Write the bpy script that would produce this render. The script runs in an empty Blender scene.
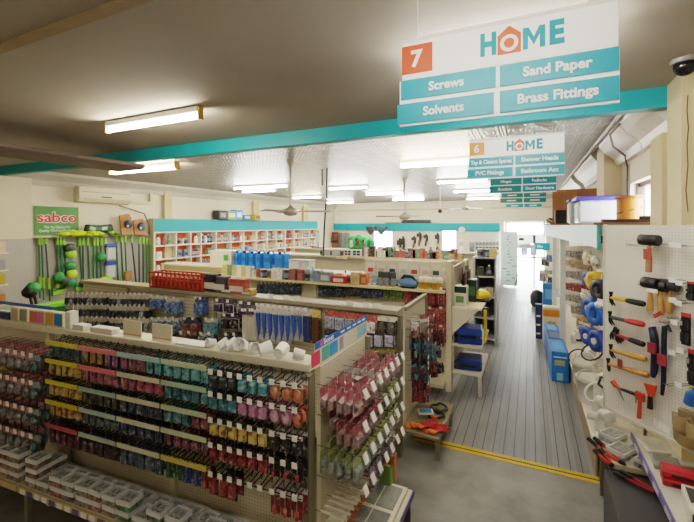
import bpy, bmesh, math, random
from mathutils import Matrix, Vector
random.seed(11)
COL = bpy.context.scene.collection
R = math.radians
# ------------------------------------------------------------------ camera model (metres)
CAM_H, F, YAW = 2.6, 391.0, R(25.1)
SN, CS = math.sin(YAW), math.cos(YAW)
def ray(u, v):
    t = (u-347)/F
    return Vector((-SN+t*CS, CS+t*SN, (225-v)/F))
C0 = Vector((0, 0, CAM_H))
def at_x(u, v, x): r = ray(u, v); return C0 + r*(x/r.x)
def at_y(u, v, y): r = ray(u, v); return C0 + r*(y/r.y)
def at_z(u, v, z): r = ray(u, v); return C0 + r*((z-CAM_H)/r.z)
# ------------------------------------------------------------------ materials
def lin(h):
    h = h.lstrip('#'); out = []
    for i in (0, 2, 4):
        c = int(h[i:i+2], 16)/255
        out.append(c/12.92 if c <= .04045 else ((c+.055)/1.055)**2.4)
    return (*out, 1)
_m = {}
def base_mat(name):
    m = bpy.data.materials.new(name); m.use_nodes = True
    return m, m.node_tree.nodes, m.node_tree.links, m.node_tree.nodes['Principled BSDF']
def M(hexc, rough=.5, metal=0, var=.12, scale=14, bump=0):
    k = (hexc, rough, metal, var, scale, bump)
    if k in _m: return _m[k]
    m, n, l, b = base_mat('paint_'+hexc)
    b.inputs['Roughness'].default_value = rough; b.inputs['Metallic'].default_value = metal
    tc = n.new('ShaderNodeTexCoord'); nz = n.new('ShaderNodeTexNoise')
    nz.inputs['Scale'].default_value = scale; nz.inputs['Detail'].default_value = 3
    l.new(tc.outputs['Object'], nz.inputs['Vector'])
    mx = n.new('ShaderNodeMix'); mx.data_type = 'RGBA'
    c = lin(hexc)
    mx.inputs['A'].default_value = (*[x*(1-var) for x in c[:3]], 1)
    mx.inputs['B'].default_value = (*[min(1, x*(1+var)) for x in c[:3]], 1)
    l.new(nz.outputs['Fac'], mx.inputs['Factor']); l.new(mx.outputs['Result'], b.inputs['Base Color'])
    if bump:
        bp = n.new('ShaderNodeBump'); bp.inputs['Strength'].default_value = bump; bp.inputs['Distance'].default_value = .01
        l.new(nz.outputs['Fac'], bp.inputs['Height']); l.new(bp.outputs['Normal'], b.inputs['Normal'])
    _m[k] = m; return m
def MP(hexc, card=False):
    """printed / blister packaging: the colour broken up by fine print, shadow and plastic glints"""
    k = ('pack', hexc, card)
    if k in _m: return _m[k]
    m, n, l, b = base_mat('packaging_'+hexc)
    c = lin(hexc)[:3]; g = sum(c)/3; c = [x*.7+g*.3 for x in c]
    tc = n.new('ShaderNodeTexCoord'); oi = n.new('ShaderNodeObjectInfo')
    ad = n.new('ShaderNodeVectorMath'); ad.operation = 'ADD'
    sc_ = n.new('ShaderNodeVectorMath'); sc_.operation = 'SCALE'; sc_.inputs[0].default_value = (7, 5, 3); l.new(oi.outputs['Random'], sc_.inputs['Scale'])
    l.new(tc.outputs['Object'], ad.inputs[0]); l.new(sc_.outputs[0], ad.inputs[1])
    nz = n.new('ShaderNodeTexNoise'); nz.inputs['Scale'].default_value = 26 if not card else 34; nz.inputs['Detail'].default_value = 2.5
    l.new(ad.outputs[0], nz.inputs['Vector'])
    cr = n.new('ShaderNodeValToRGB'); e = cr.color_ramp.elements; dk, lt = ((.3, .5) if not card else (.6, .35))
    e[0].position = .36; e[0].color = (*[x*dk for x in c], 1); e[1].position = .68; e[1].color = (*[x*(1-lt)+.6*lt for x in c], 1)
    q = e.new(.46); q.color = (*c, 1); q = e.new(.57); q.color = (*c, 1)
    l.new(nz.outputs['Fac'], cr.inputs[0]); l.new(cr.outputs[0], b.inputs['Base Color'])
    b.inputs['Roughness'].default_value = .28 if not card else .5
    _m[k] = m; return m
def emit_mat(name, hexc, s):
    m, n, l, b = base_mat(name)
    b.inputs['Base Color'].default_value = lin(hexc)
    b.inputs['Emission Color'].default_value = lin(hexc); b.inputs['Emission Strength'].default_value = s
    return m
def clear_mat(name, hexc, alpha, rough=.15):
    m, n, l, b = base_mat(name)
    b.inputs['Base Color'].default_value = lin(hexc); b.inputs['Roughness'].default_value = rough
    tr = n.new('ShaderNodeBsdfTransparent'); mx = n.new('ShaderNodeMixShader')
    mx.inputs[0].default_value = alpha
    l.new(tr.outputs[0], mx.inputs[1]); l.new(b.outputs[0], mx.inputs[2])
    l.new(mx.outputs[0], n['Material Output'].inputs['Surface'])
    return m
def math_node(n, l, op, a, b=None):
    q = n.new('ShaderNodeMath'); q.operation = op
    for i, x in enumerate((a, b)):
        if x is None: continue
        if isinstance(x, (int, float)): q.inputs[i].default_value = x
        else: l.new(x, q.inputs[i])
    return q.outputs[0]
def peg_mat(name, hexc, ax=('X', 'Z'), pitch=.025, hole=.16, dark=.35, slat=False):
    m, n, l, b = base_mat(name)
    tc = n.new('ShaderNodeTexCoord'); s = n.new('ShaderNodeSeparateXYZ'); l.new(tc.outputs['Object'], s.inputs[0])
    d = []
    for a in ax:
        f = math_node(n, l, 'FRACT', math_node(n, l, 'MULTIPLY', s.outputs[a], 1/pitch))
        d.append(math_node(n, l, 'POWER', math_node(n, l, 'SUBTRACT', f, .5), 2))
    r2 = math_node(n, l, 'ADD', d[0], d[1]) if not slat else d[1]
    mk = math_node(n, l, 'LESS_THAN', r2, hole*hole)
    mx = n.new('ShaderNodeMix'); mx.data_type = 'RGBA'; c = lin(hexc)
    mx.inputs['A'].default_value = c; mx.inputs['B'].default_value = (*[x*dark for x in c[:3]], 1)
    l.new(mk, mx.inputs['Factor']); l.new(mx.outputs['Result'], b.inputs['Base Color'])
    b.inputs['Roughness'].default_value = .45
    return m
def boards_mat():
    m, n, l, b = base_mat('painted_floor_boards')
    tc = n.new('ShaderNodeTexCoord'); s = n.new('ShaderNodeSeparateXYZ'); l.new(tc.outputs['Object'], s.inputs[0])
    x = math_node(n, l, 'MULTIPLY', s.outputs['X'], 1/.112)
    f = math_node(n, l, 'FRACT', x)
    seam = math_node(n, l, 'LESS_THAN', math_node(n, l, 'ABSOLUTE', math_node(n, l, 'SUBTRACT', f, .5)), .04)
    fl = math_node(n, l, 'FLOOR', x)
    wn = n.new('ShaderNodeTexWhiteNoise'); wn.noise_dimensions = '1D'; l.new(fl, wn.inputs['W'])
    mp = n.new('ShaderNodeMapping'); mp.inputs['Scale'].default_value = (30, 1.2, 1); l.new(tc.outputs['Object'], mp.inputs['Vector'])
    nz = n.new('ShaderNodeTexNoise'); nz.inputs['Scale'].default_value = 1.6; nz.inputs['Detail'].default_value = 6; l.new(mp.outputs[0], nz.inputs['Vector'])
    nz2 = n.new('ShaderNodeTexNoise'); nz2.inputs['Scale'].default_value = 1.1; nz2.inputs['Detail'].default_value = 5; l.new(tc.outputs['Object'], nz2.inputs['Vector'])
    v = math_node(n, l, 'ADD', math_node(n, l, 'MULTIPLY', nz.outputs['Fac'], .5), math_node(n, l, 'MULTIPLY', nz2.outputs['Fac'], .6))
    v = math_node(n, l, 'ADD', v, math_node(n, l, 'MULTIPLY', wn.outputs['Value'], .25))
    cr = n.new('ShaderNodeValToRGB'); cr.color_ramp.elements[0].position = .35; cr.color_ramp.elements[1].position = .95
    cr.color_ramp.elements[0].color = lin('5f6164'); cr.color_ramp.elements[1].color = lin('8f9194'); l.new(v, cr.inputs[0])
    mx = n.new('ShaderNodeMix'); mx.data_type = 'RGBA'; mx.inputs['B'].default_value = lin('2b2723')
    l.new(cr.outputs[0], mx.inputs['A']); l.new(seam, mx.inputs['Factor']); l.new(mx.outputs['Result'], b.inputs['Base Color'])
    rr = math_node(n, l, 'ADD', .3, math_node(n, l, 'MULTIPLY', nz2.outputs['Fac'], .25)); l.new(rr, b.inputs['Roughness'])
    bp = n.new('ShaderNodeBump'); bp.inputs['Strength'].default_value = .5; bp.inputs['Distance'].default_value = .004; bp.invert = True
    l.new(seam, bp.inputs['Height']); l.new(bp.outputs[0], b.inputs['Normal'])
    return m
def concrete_mat():
    m, n, l, b = base_mat('worn_grey_concrete')
    tc = n.new('ShaderNodeTexCoord'); nz = n.new('ShaderNodeTexNoise'); nz.inputs['Scale'].default_value = 2.2; nz.inputs['Detail'].default_value = 9; nz.inputs['Roughness'].default_value = .65
    l.new(tc.outputs['Object'], nz.inputs['Vector'])
    cr = n.new('ShaderNodeValToRGB'); cr.color_ramp.elements[0].position = .3; cr.color_ramp.elements[1].position = .75
    cr.color_ramp.elements[0].color = lin('6b6966'); cr.color_ramp.elements[1].color = lin('95938e'); l.new(nz.outputs['Fac'], cr.inputs[0])
    l.new(cr.outputs[0], b.inputs['Base Color']); b.inputs['Roughness'].default_value = .5
    return m
def pressed_mat():
    m, n, l, b = base_mat('pressed_metal_ceiling')
    tc = n.new('ShaderNodeTexCoord'); s = n.new('ShaderNodeSeparateXYZ'); l.new(tc.outputs['Object'], s.inputs[0])
    hs = []; seams = []
    for a in 'XY':
        w = math_node(n, l, 'MULTIPLY', s.outputs[a], 1/.3)
        f = math_node(n, l, 'ABSOLUTE', math_node(n, l, 'SUBTRACT', math_node(n, l, 'FRACT', w), .5))
        hs.append(f)
        w2 = math_node(n, l, 'FRACT', math_node(n, l, 'MULTIPLY', s.outputs[a], 1/(1.8 if a == 'Y' else .9)))
        seams.append(math_node(n, l, 'LESS_THAN', w2, .025))
    d = math_node(n, l, 'MAXIMUM', hs[0], hs[1])
    ring = math_node(n, l, 'SINE', math_node(n, l, 'MULTIPLY', d, 38))
    dia = math_node(n, l, 'SINE', math_node(n, l, 'MULTIPLY', math_node(n, l, 'ADD', hs[0], hs[1]), 26))
    nz = n.new('ShaderNodeTexNoise'); nz.inputs['Scale'].default_value = 2.5; nz.inputs['Detail'].default_value = 4; l.new(tc.outputs['Object'], nz.inputs['Vector'])
    h = math_node(n, l, 'ADD', math_node(n, l, 'MULTIPLY', ring, .5), math_node(n, l, 'MULTIPLY', dia, .35))
    h = math_node(n, l, 'ADD', h, math_node(n, l, 'MULTIPLY', nz.outputs['Fac'], 2.2))
    bp = n.new('ShaderNodeBump'); bp.inputs['Strength'].default_value = 1; bp.inputs['Distance'].default_value = .03
    l.new(h, bp.inputs['Height']); l.new(bp.outputs[0], b.inputs['Normal'])
    sm = math_node(n, l, 'MAXIMUM', seams[0], seams[1])
    mx = n.new('ShaderNodeMix'); mx.data_type = 'RGBA'; mx.inputs['A'].default_value = lin('a39d92'); mx.inputs['B'].default_value = lin('b9b3a7')
    l.new(sm, mx.inputs['Factor']); l.new(mx.outputs['Result'], b.inputs['Base Color'])
    b.inputs['Roughness'].default_value = .33; b.inputs['Metallic'].default_value = .25
    return m
CREAM = M('cfc6b0', .6, 0, .05, 3); WHITE = M('e6e4de', .5, 0, .04); TEAL = M('1f9da6', .45, 0, .08, 5)
SHELF = M('d3cbb5', .5, 0, .06, 6); OLIVE = M('7d7862', .45, .2, .08, 9); BLACK = M('18181a', .45); DGREY = M('3b3b3c', .5)
STEEL = M('9a9a98', .3, .85); CHROME = M('b9bbbb', .25, .9); WOOD = M('b07c45', .5, 0, .25, 30); CARTON = M('a9784b', .7, 0, .1)
PEGC = peg_mat('cream_pegboard', 'cdc5ae'); PEGW = peg_mat('white_pegboard', 'd9d5cb', pitch=.021, hole=.16, dark=.6)
PEGY = peg_mat('cream_pegboard_end', 'cdc5ae', ('Y', 'Z')); CLEAR = clear_mat('clear_plastic', 'dfe2e0', .28); GLASS = clear_mat('window_glass', 'ffffff', .12, .05)
TAG = M('e9e6df', .6, 0, .03); ORANGE = M('d95a2b', .5); CREAMW = M('ded5c0', .6, 0, .04, 2)
# ------------------------------------------------------------------ mesh builder
class MB:
    def __init__(s): s.v = []; s.f = []; s.m = []; s.sm = []
    def add(s, vs, fs, mi=0, smooth=False):
        o = len(s.v); s.v += [tuple(v) for v in vs]
        for f in fs: s.f.append([i+o for i in f]); s.m.append(mi); s.sm.append(smooth)
        return s
    def box(s, x0, x1, y0, y1, z0, z1, mi=0, mat=None):
        vs = [Vector((x, y, z)) for z in (z0, z1) for y in (y0, y1) for x in (x0, x1)]
        if mat: vs = [mat @ v for v in vs]
        return s.add(vs, [(0, 2, 3, 1), (4, 5, 7, 6), (0, 1, 5, 4), (2, 6, 7, 3), (0, 4, 6, 2), (1, 3, 7, 5)], mi)
    def cbox(s, c, d, mi=0, mat=None):
        return s.box(c[0]-d[0]/2, c[0]+d[0]/2, c[1]-d[1]/2, c[1]+d[1]/2, c[2]-d[2]/2, c[2]+d[2]/2, mi, mat)
    def bar(s, p, q, w, h, mi=0):   # rectangular bar between two points
        p, q = Vector(p), Vector(q); z = (q-p).normalized()
        x = z.cross(Vector((0, 0, 1)));  x = Vector((1, 0, 0)) if x.length < .01 else x.normalized(); y = z.cross(x)
        vs = [e + x*a*w/2 + y*b*h/2 for e in (p, q) for b in (-1, 1) for a in (-1, 1)]
        return s.add(vs, [(0, 2, 3, 1), (4, 5, 7, 6), (0, 1, 5, 4), (2, 6, 7, 3), (0, 4, 6, 2), (1, 3, 7, 5)], mi)
    def tube(s, pts, r, n=8, mi=0, cap=True):
        pts = [Vector(p) for p in pts]; rs = r if isinstance(r, (list, tuple)) else [r]*len(pts)
        vs = []; x = None
        for i, p in enumerate(pts):
            t = (pts[min(i+1, len(pts)-1)]-pts[max(i-1, 0)]).normalized()
            if x is None:
                x = t.orthogonal().normalized()
            x = (x - t*x.dot(t)); x = x.normalized() if x.length > 1e-5 else t.orthogonal().normalized()
            y = t.cross(x)
            vs += [p + (x*math.cos(a*2*math.pi/n)+y*math.sin(a*2*math.pi/n))*rs[i] for a in range(n)]
        fs = [(i*n+a, i*n+(a+1) % n, (i+1)*n+(a+1) % n, (i+1)*n+a) for i in range(len(pts)-1) for a in range(n)]
        s.add(vs, fs, mi, True)
        if cap:
            s.add(vs[:n], [tuple(range(n))[::-1]], mi); s.add(vs[-n:], [tuple(range(n))], mi)
        return s
    def lathe(s, prof, c=(0, 0, 0), n=16, mi=0, mat=None):
        vs = []
        for r, z in prof:
            for a in range(n):
                p = Vector((c[0]+r*math.cos(a*2*math.pi/n), c[1]+r*math.sin(a*2*math.pi/n), c[2]+z))
                vs.append(mat @ p if mat else p)
        fs = [(i*n+a, i*n+(a+1) % n, (i+1)*n+(a+1) % n, (i+1)*n+a) for i in range(len(prof)-1) for a in range(n)]
        s.add(vs, fs, mi, True); k = (len(prof)-1)*n
        s.add(vs[:n], [tuple(range(n))[::-1]], mi); s.add(vs[k:], [tuple(range(n))], mi)
        return s
    def prism(s, poly, y0, y1, mi=0, mat=None):   # poly in (x, z), extruded along y
        n = len(poly); vs = [Vector((x, y, z)) for y in (y0, y1) for x, z in poly]
        if mat: vs = [mat @ v for v in vs]
        return s.add(vs, [tuple(range(n)), tuple(range(2*n-1, n-1, -1))] + [(i, i+n, (i+1) % n+n, (i+1) % n) for i in range(n)], mi)
    def ball(s, c, r, mi=0, n=10, sq=(1, 1, 1)):
        prof = [(math.sin(i*math.pi/n), -math.cos(i*math.pi/n)) for i in range(1, n)]
        vs = [(c[0]+r*sq[0]*p*math.cos(a*2*math.pi/n), c[1]+r*sq[1]*p*math.sin(a*2*math.pi/n), c[2]+r*sq[2]*z) for p, z in prof for a in range(n)]
        fs = [(i*n+a, i*n+(a+1) % n, (i+1)*n+(a+1) % n, (i+1)*n+a) for i in range(len(prof)-1) for a in range(n)]
        s.add(vs, fs, mi, True); k = (len(prof)-1)*n
        s.add(vs[:n], [tuple(range(n))[::-1]], mi, True); s.add(vs[k:], [tuple(range(n))], mi, True)
        return s
    def mesh(s, name, mats, bevel=0, seg=1):
        me = bpy.data.meshes.new(name); me.from_pydata(s.v, [], s.f)
        mats = mats if isinstance(mats, (list, tuple)) else [mats]
        for m in mats: me.materials.append(m)
        me.polygons.foreach_set('material_index', s.m); me.polygons.foreach_set('use_smooth', s.sm); me.update()
        bm = bmesh.new(); bm.from_mesh(me)
        if bevel:
            es = [e for e in bm.edges if len(e.link_faces) == 2 and e.calc_face_angle(0) > .6]
            bmesh.ops.bevel(bm, geom=es, offset=bevel, segments=seg, affect='EDGES', clamp_overlap=True)
        bmesh.ops.recalc_face_normals(bm, faces=bm.faces); bm.to_mesh(me); bm.free()
        return me
    def build(s, name, mats, parent=None, loc=(0, 0, 0), rz=0, bevel=0, seg=1):
        return put(name, s.mesh(name, mats, bevel, seg), parent, loc, rz)
def put(name, me, parent=None, loc=(0, 0, 0), rz=0, rot=None):
    o = bpy.data.objects.new(name, me); COL.objects.link(o); o.parent = parent
    o.location = loc; o.rotation_euler = rot if rot else (0, 0, rz)
    return o
def tag(o, label=None, cat=None, group=None, kind=None):
    for k, v in (('label', label), ('category', cat), ('group', group), ('kind', kind)):
        if v: o[k] = v
    return o
def thing(name, label, cat, loc=(0, 0, 0), rz=0, group=None):
    o = bpy.data.objects.new(name, None); COL.objects.link(o); o.empty_display_size = .05
    o.location = loc; o.rotation_euler = (0, 0, rz)
    return tag(o, label, cat, group)
def copy_tree(o, parent=None):
    c = o.copy(); COL.objects.link(c); c.parent = parent
    for ch in list(o.children): copy_tree(ch, c)
    return c
def struct(name, mb, mats, bevel=0, parent=None):
    o = mb.build(name, mats, parent, bevel=bevel)
    if parent is None: o['kind'] = 'structure'
    return o
_tn = [0]
def trim(mb, mats, bevel=0):
    _tn[0] += 1; return struct('trim_%d' % _tn[0], mb, mats, bevel)
def text(s, size, mat, parent, loc, rz=0, bold=.02, ext=.0008, align='CENTER', name='lettering', width=None):
    cu = bpy.data.curves.new(name, 'FONT'); cu.body = s; cu.size = size; cu.offset = bold*size; cu.extrude = ext
    cu.align_x = align; cu.align_y = 'CENTER'; cu.materials.append(mat); cu.resolution_u = 3
    tmp = bpy.data.objects.new(name, cu); me = bpy.data.meshes.new_from_object(tmp)
    bpy.data.objects.remove(tmp); bpy.data.curves.remove(cu); me.name = name
    o = put(name, me, parent, loc, 0, (R(90), 0, rz))
    if width:
        xs = [v.co.x for v in me.vertices]; o.scale.x = width/(max(xs)-min(xs))
    return o
# ------------------------------------------------------------------ camera, world, colour
cam_data = bpy.data.cameras.new('camera'); cam = bpy.data.objects.new('camera', cam_data); COL.objects.link(cam)
cam.location = (0, 0, CAM_H); cam.rotation_euler = (R(90), 0, YAW)
cam_data.sensor_width = 36; cam_data.lens = F/694*36; cam_data.shift_y = -36/694; cam_data.clip_start = .05
sc = bpy.context.scene; sc.camera = cam
w = bpy.data.worlds.new('overcast_day'); sc.world = w; w.use_nodes = True
w.node_tree.nodes['Background'].inputs[0].default_value = (.93, .97, 1, 1); w.node_tree.nodes['Background'].inputs[1].default_value = 9
sc.view_settings.view_transform = 'Filmic'; sc.view_settings.look = 'Medium High Contrast'; sc.view_settings.exposure = 2.0
sc.cycles.use_denoising = True; sc.cycles.max_bounces = 8; sc.cycles.transparent_max_bounces = 16; sc.cycles.sample_clamp_indirect = 6
# ------------------------------------------------------------------ room shell
XL, XR, YB, YF, ZC, YBEAM = -9.2, 1.1, 18.1, -1.6, 3.7, 3.88
struct('floor', MB().box(XL-.2, XR+.7, YF-.2, 4.69, -.12, 0), concrete_mat())
struct('floor.001', MB().box(XL-.2, XR+.2, 4.69, YB+2.4, -.12, -.002), boards_mat())
struct('ceiling', MB().box(XL-.2, XR+.7, YF-.2, YBEAM+.1, ZC, ZC+.12), M('a89f92', .8, 0, .14, 1.5))
struct('ceiling.001', MB().box(XL-.2, XR+.2, YBEAM+.1, YB+2.4, ZC, ZC+.12), pressed_mat())
struct('wall_left', MB().box(XL-.2, XL, YF-.2, YB+.2, 0, ZC), CREAMW)
struct('wall_front', MB().box(XL, 1.6, YF-.2, YF, 0, ZC), CREAM)
# right wall with a high window between the two pilasters
mb = MB(); ry0, ry1, rz0, rz1 = 4.45, 5.75, 2.55, 3.1
mb.box(XR, XR+.2, 3.55, ry0, 0, ZC).box(1.6, 1.8, YF-.2, 3.55, 0, ZC).box(XR, 1.8, 3.55, 3.6, 0, ZC).box(XR, XR+.2, ry1, YB+.2, 0, ZC).box(XR, XR+.2, ry0, ry1, 0, rz0).box(XR, XR+.2, ry0, ry1, rz1, ZC)
struct('wall_right', mb, CREAMW)
wn = struct('window_3', MB().box(XR+.08, XR+.14, ry0, ry1, rz1-.05, rz1).box(XR+.08, XR+.14, ry0, ry1, rz0, rz0+.05).box(XR+.08, XR+.14, 5.0, 5.05, rz0, rz1).box(XR+.06, XR+.14, ry0, ry0+.05, rz0, rz1).box(XR+.06, XR+.14, ry1-.05, ry1, rz0, rz1), M('4a3a30', .5))
MB().box(XR+.1, XR+.11, ry0+.05, ry1-.05, rz0+.05, rz1-.05).build('pane', GLASS, wn)
# back wall with two windows and the shopfront doorway
W = [(at_y(373, 0, YB).x, at_y(393, 0, YB).x, .85, 2.33), (at_y(441, 0, YB).x, at_y(457, 0, YB).x, .85, 2.4)]
DX0, DX1 = at_y(504, 0, YB).x, at_y(546, 0, YB).x
mb = MB(); xs = XL
for x0, x1, z0, z1 in W:
    mb.box(xs, x0, YB, YB+.2, 0, ZC); mb.box(x0, x1, YB, YB+.2, 0, z0); mb.box(x0, x1, YB, YB+.2, z1, ZC); xs = x1
mb.box(xs, DX0, YB, YB+.2, 0, ZC).box(DX1, XR, YB, YB+.2, 0, ZC).box(DX0, DX1, YB, YB+.2, 2.75, ZC)
struct('wall_back', mb, CREAMW)
for i, (x0, x1, z0, z1) in enumerate(W):
    wn = struct('window_%d' % (i+1), MB().box(x0, x0+.06, YB+.02, YB+.12, z0, z1).box(x1-.06, x1, YB+.02, YB+.12, z0, z1).box(x0, x1, YB+.02, YB+.12, z0, z0+.06).box(x0, x1, YB+.02, YB+.12, z1-.06, z1), WHITE)
    MB().box(x0+.06, x1-.06, YB+.06, YB+.07, z0+.06, z1-.06).build('pane', GLASS, wn)
# glazed door set back a little: frame, two leaves with grey upper lights, bright lower panes, transom
yd = YB+.9
dr = struct('door_1', MB().box(DX0, DX0+.08, yd, yd+.08, 0, 2.75).box(DX1-.08, DX1, yd, yd+.08, 0, 2.75).box(DX0, DX1, yd, yd+.08, 2.14, 2.2).box(DX0, DX1, yd, yd+.08, 2.68, 2.75), WHITE)
dm = .16
g = MB().box(dm-.05, dm+.05, yd, yd+.06, 0, 2.14).box(-.55, dm, yd, yd+.06, 1.14, 1.22).box(dm, DX1-.08, yd, yd+.06, 1.14, 1.22).box(-.55, dm, yd, yd+.06, 1.78, 2.14).box(dm, DX1-.08, yd, yd+.06, 1.78, 2.14)
g.build('door_leaf', WHITE, dr)
MB().box(DX0+.08, DX1-.08, yd+.03, yd+.04, 0, 2.7).build('pane', GLASS, dr)
struct('wall_back.001', MB().box(DX0-.2, DX0, YB+.2, yd+.1, 0, ZC).box(DX1, DX1+.2, YB+.2, yd+.1, 0, ZC).box(DX0, DX1, YB+.2, yd+.1, 2.75, 2.9), WHITE)
# teal beam that divides the two ceilings, cornices, pilasters, ceiling strip and floor strip
bz = 3.54
trim(MB().box(XL, -4.05, YBEAM, YBEAM+.12, bz, ZC).box(-4.045, -1.2, YBEAM, YBEAM+.12, bz, ZC).box(-1.195, XR-.02, YBEAM, YBEAM+.12, bz, ZC), TEAL)
trim(MB().prism([(-5.62, 3.40), (-5.62, 3.44), (-5.55, 3.475), (-5.04, 3.475), (-5.04, 3.43), (-5.1, 3.40)], YF, YBEAM, 0), M('75655c', .6, 0, .08), .004)
trim(MB().box(XL, XR, 1.25, 1.31, ZC-.02, ZC), M('9a8664', .6))
mb = MB()
mb.prism([(XL, 3.42), (XL+.05, 3.42), (XL+.08, 3.52), (XL+.2, 3.64), (XL+.22, 3.7), (XL, 3.7)], YBEAM+.13, YB)
trim(mb, M('c6bfb0', .5))
for y0, y1 in ((4.9, 6.2), (6.9, 9.5), (10.1, YB)):
    trim(MB().prism([(XR, 3.38), (XR-.06, 3.38), (XR-.09, 3.46), (XR-.2, 3.56), (XR-.26, 3.64), (XR-.28, 3.7), (XR, 3.7)], y0, y1), M('d6d1c6', .4))
trim(MB().prism([(XR, 3.38), (XR-.06, 3.38), (XR-.09, 3.46), (XR-.2, 3.56), (XR-.26, 3.64), (XR-.28, 3.7), (XR, 3.7)], 4.01, 4.88), M('d6d1c6', .4))
trim(MB().box(XL+.3, XR-.3, YB-.1, YB, 3.3, 3.36), M('c9bc9e', .6))
for y0, y1, d in ((3.4, 4.4, .18), (7.62, 7.85, .1), (11.45, 11.75, .1), (14.9, 15.3, .1)):
    trim(MB().box(XL, XL+d, y0, y1, 0, ZC if y0 > 5 else 3.53), CREAM if y0 < 5 else M('c8b88e', .6))
trim(MB().box(XR-.12, XR, 3.55, 3.87, 0, ZC).box(XR-.12, XR, 4.01, 4.35, 0, 3.36), M('d2c29a', .6, 0, .06, 3))
trim(MB().box(XR-.2, XR, 6.25, 6.85, 2.0, 3.7), M('d2c29a', .6, 0, .06, 3))
trim(MB().box(XR-.01, XR, 6.9, 7.0, 2.6, 3.3).box(XR-.012, XR, 5.78, 5.86, 2.5, 3.35), M('b9ad93', .6))
trim(MB().box(-1.3, .66, 4.62, 4.67, -.0, .006), M('c9a516', .5, 0, .25, 20))
trim(MB().box(-1.3, .66, 4.695, 4.745, -.0, .006), M('c9a516', .5, 0, .25, 20))
trim(MB().box(-1.3, .66, 4.671, 4.694, -.0, .003), M('2a2720', .6))
trim(MB().box(XL, XL+.02, 4.4, 7.15, 0, 2.33).box(XL+.18, XL+.19, 3.4, 4.4, 0, 2.33).box(XL, XL+.18, 4.4, 4.405, 0, 2.33), peg_mat('grey_pegboard', 'a6a49f', ('Y', 'Z'), .03, .15, .6))
fy = YB-.08
trim(MB().box(at_y(319, 0, fy).x, at_y(346, 0, fy).x, fy-.02, YB, 2.35, 2.68).box(at_y(346.4, 0, fy).x, at_y(499.5, 0, fy).x, fy-.02, YB, 2.33, 2.68), TEAL)
# conduit on the right ceiling and cable down the pilaster
tag(MB().tube([(.79, 4.05, 3.675), (.79, 12, 3.675)], .02, 6).build('conduit', WHITE), 'white conduit pipe running along the pressed metal ceiling near right wall', 'pipe')
mb = MB(); p = [at_x(u, v, .965) for u, v in ((688, 95), (687, 110), (688.5, 128), (687, 145), (688, 165), (686, 190), (688, 212))]
tag(MB().tube(p, .004, 5).build('cable', M('7a4a28', .6)), 'thin brown cable hanging down the cream pilaster at right', 'cable')
p = [(.82, 4.75, 3.62), (.8, 5.15, 3.6), (.86, 5.35, 3.5), (1.02, 5.6, 3.42), (1.085, 5.82, 3.3), (1.085, 5.82, 2.75)]
tag(MB().tube(p, .012, 6).build('cable', M('6b5a4c', .6)), 'dark cable bending over right cornice and dropping beside the high window', 'cable')
# ------------------------------------------------------------------ ceiling lights
TUBE = emit_mat('lit_tube', 'fffaf4', 46); TUBEW = emit_mat('lit_tube_warm', 'ffedcc', 34); TUBE1 = emit_mat('lit_tube_dim', 'fff4de', 27); TUBES = emit_mat('lit_tube_front', 'fffaf2', 36); TUBED = emit_mat('fill_tube', 'fff4de', 10)  # the weakest tube serves an added fill batten out of view
BRASS = M('b58a3c', .4, .3)
def light(u1, v1, u2, v2, label, tm=TUBE, cap=WHITE, z=3.6, twin=False, drop=False):
    a, b = at_z(u1, v1, z), at_z(u2, v2, z)
    y = (a.y+b.y)/2; L = max(1.15, min(1.75, b.x-a.x)); cx = (a.x+b.x)/2
    t = thing('ceiling_light', label, 'light', (cx, y, ZC), 0, 'fluorescent battens on the ceiling')
    MB().box(-L/2, L/2, -.035, .035, -.06, -.002).build('housing', WHITE, t, bevel=.008)
    for s in ((-.04, .04) if twin else (0,)):
        MB().tube([(-L/2+.03, s, -.095), (L/2-.03, s, -.095)], .019, 10).build('tube', tm, t)
    for s in (-1, 1):
        MB().box(s*(L/2+.005)-.012, s*(L/2+.005)+.012, -.03-(.03 if twin else 0), .03+(.03 if twin else 0), -.125, -.002).build('end_cap', cap, t, bevel=.004)
    return t
for a in [(107, 131, 201, 117, 'lit fluorescent batten with brass end caps on the dark front ceiling', TUBE1, BRASS),
          (117, 174, 172, 167, 'lit fluorescent batten just behind teal beam at left, with brass end cap', TUBEW, BRASS, 3.6, True),
          (226, 189, 296, 186.5, 'long lit fluorescent batten above the orange cubbies, left of the fan rod'),
          (241, 192, 277, 191, 'shorter lit fluorescent batten just below and behind the long one above the cubbies'),
          (291, 198, 323, 197.5, 'yellowish lit fluorescent batten right of the fan hub, near the hanging cable', TUBEW),
          (328, 189, 369, 188, 'lit fluorescent batten just right of the black hanging cable'),
          (366, 194.5, 404, 193.5, 'lit twin fluorescent light left of the second fan rod', TUBEW, WHITE, 3.6, True),
          (326, 203, 354, 202.5, 'farthest left fluorescent batten, close to the back corner'),
          (392, 200, 425, 199.5, 'lit twin fluorescent light behind the second fan rod', TUBE, WHITE, 3.6, True),
          (404, 167, 468, 162, 'wide yellowish fluorescent light left of the second hanging sign', TUBEW, WHITE, 3.6, True),
          (437, 183, 488, 181, 'lit fluorescent batten just left of the third hanging sign'),
          (455, 192, 492, 191, 'lit fluorescent batten behind the third hanging sign'),
          (466, 199, 500, 198.5, 'farthest right fluorescent batten, behind the stack of hanging signs')]:
    light(*a)
def unseen_light(x, y, label, tm):
    t = thing('ceiling_light', label, 'light', (x, y, ZC), 0, 'fluorescent battens on the ceiling')
    MB().box(-.52, .52, -.035, .035, -.06, -.002).build('housing', WHITE, t, bevel=.008)
    MB().tube([(-.5, 0, -.095), (.5, 0, -.095)], .019, 10).build('tube', tm, t)
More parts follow.
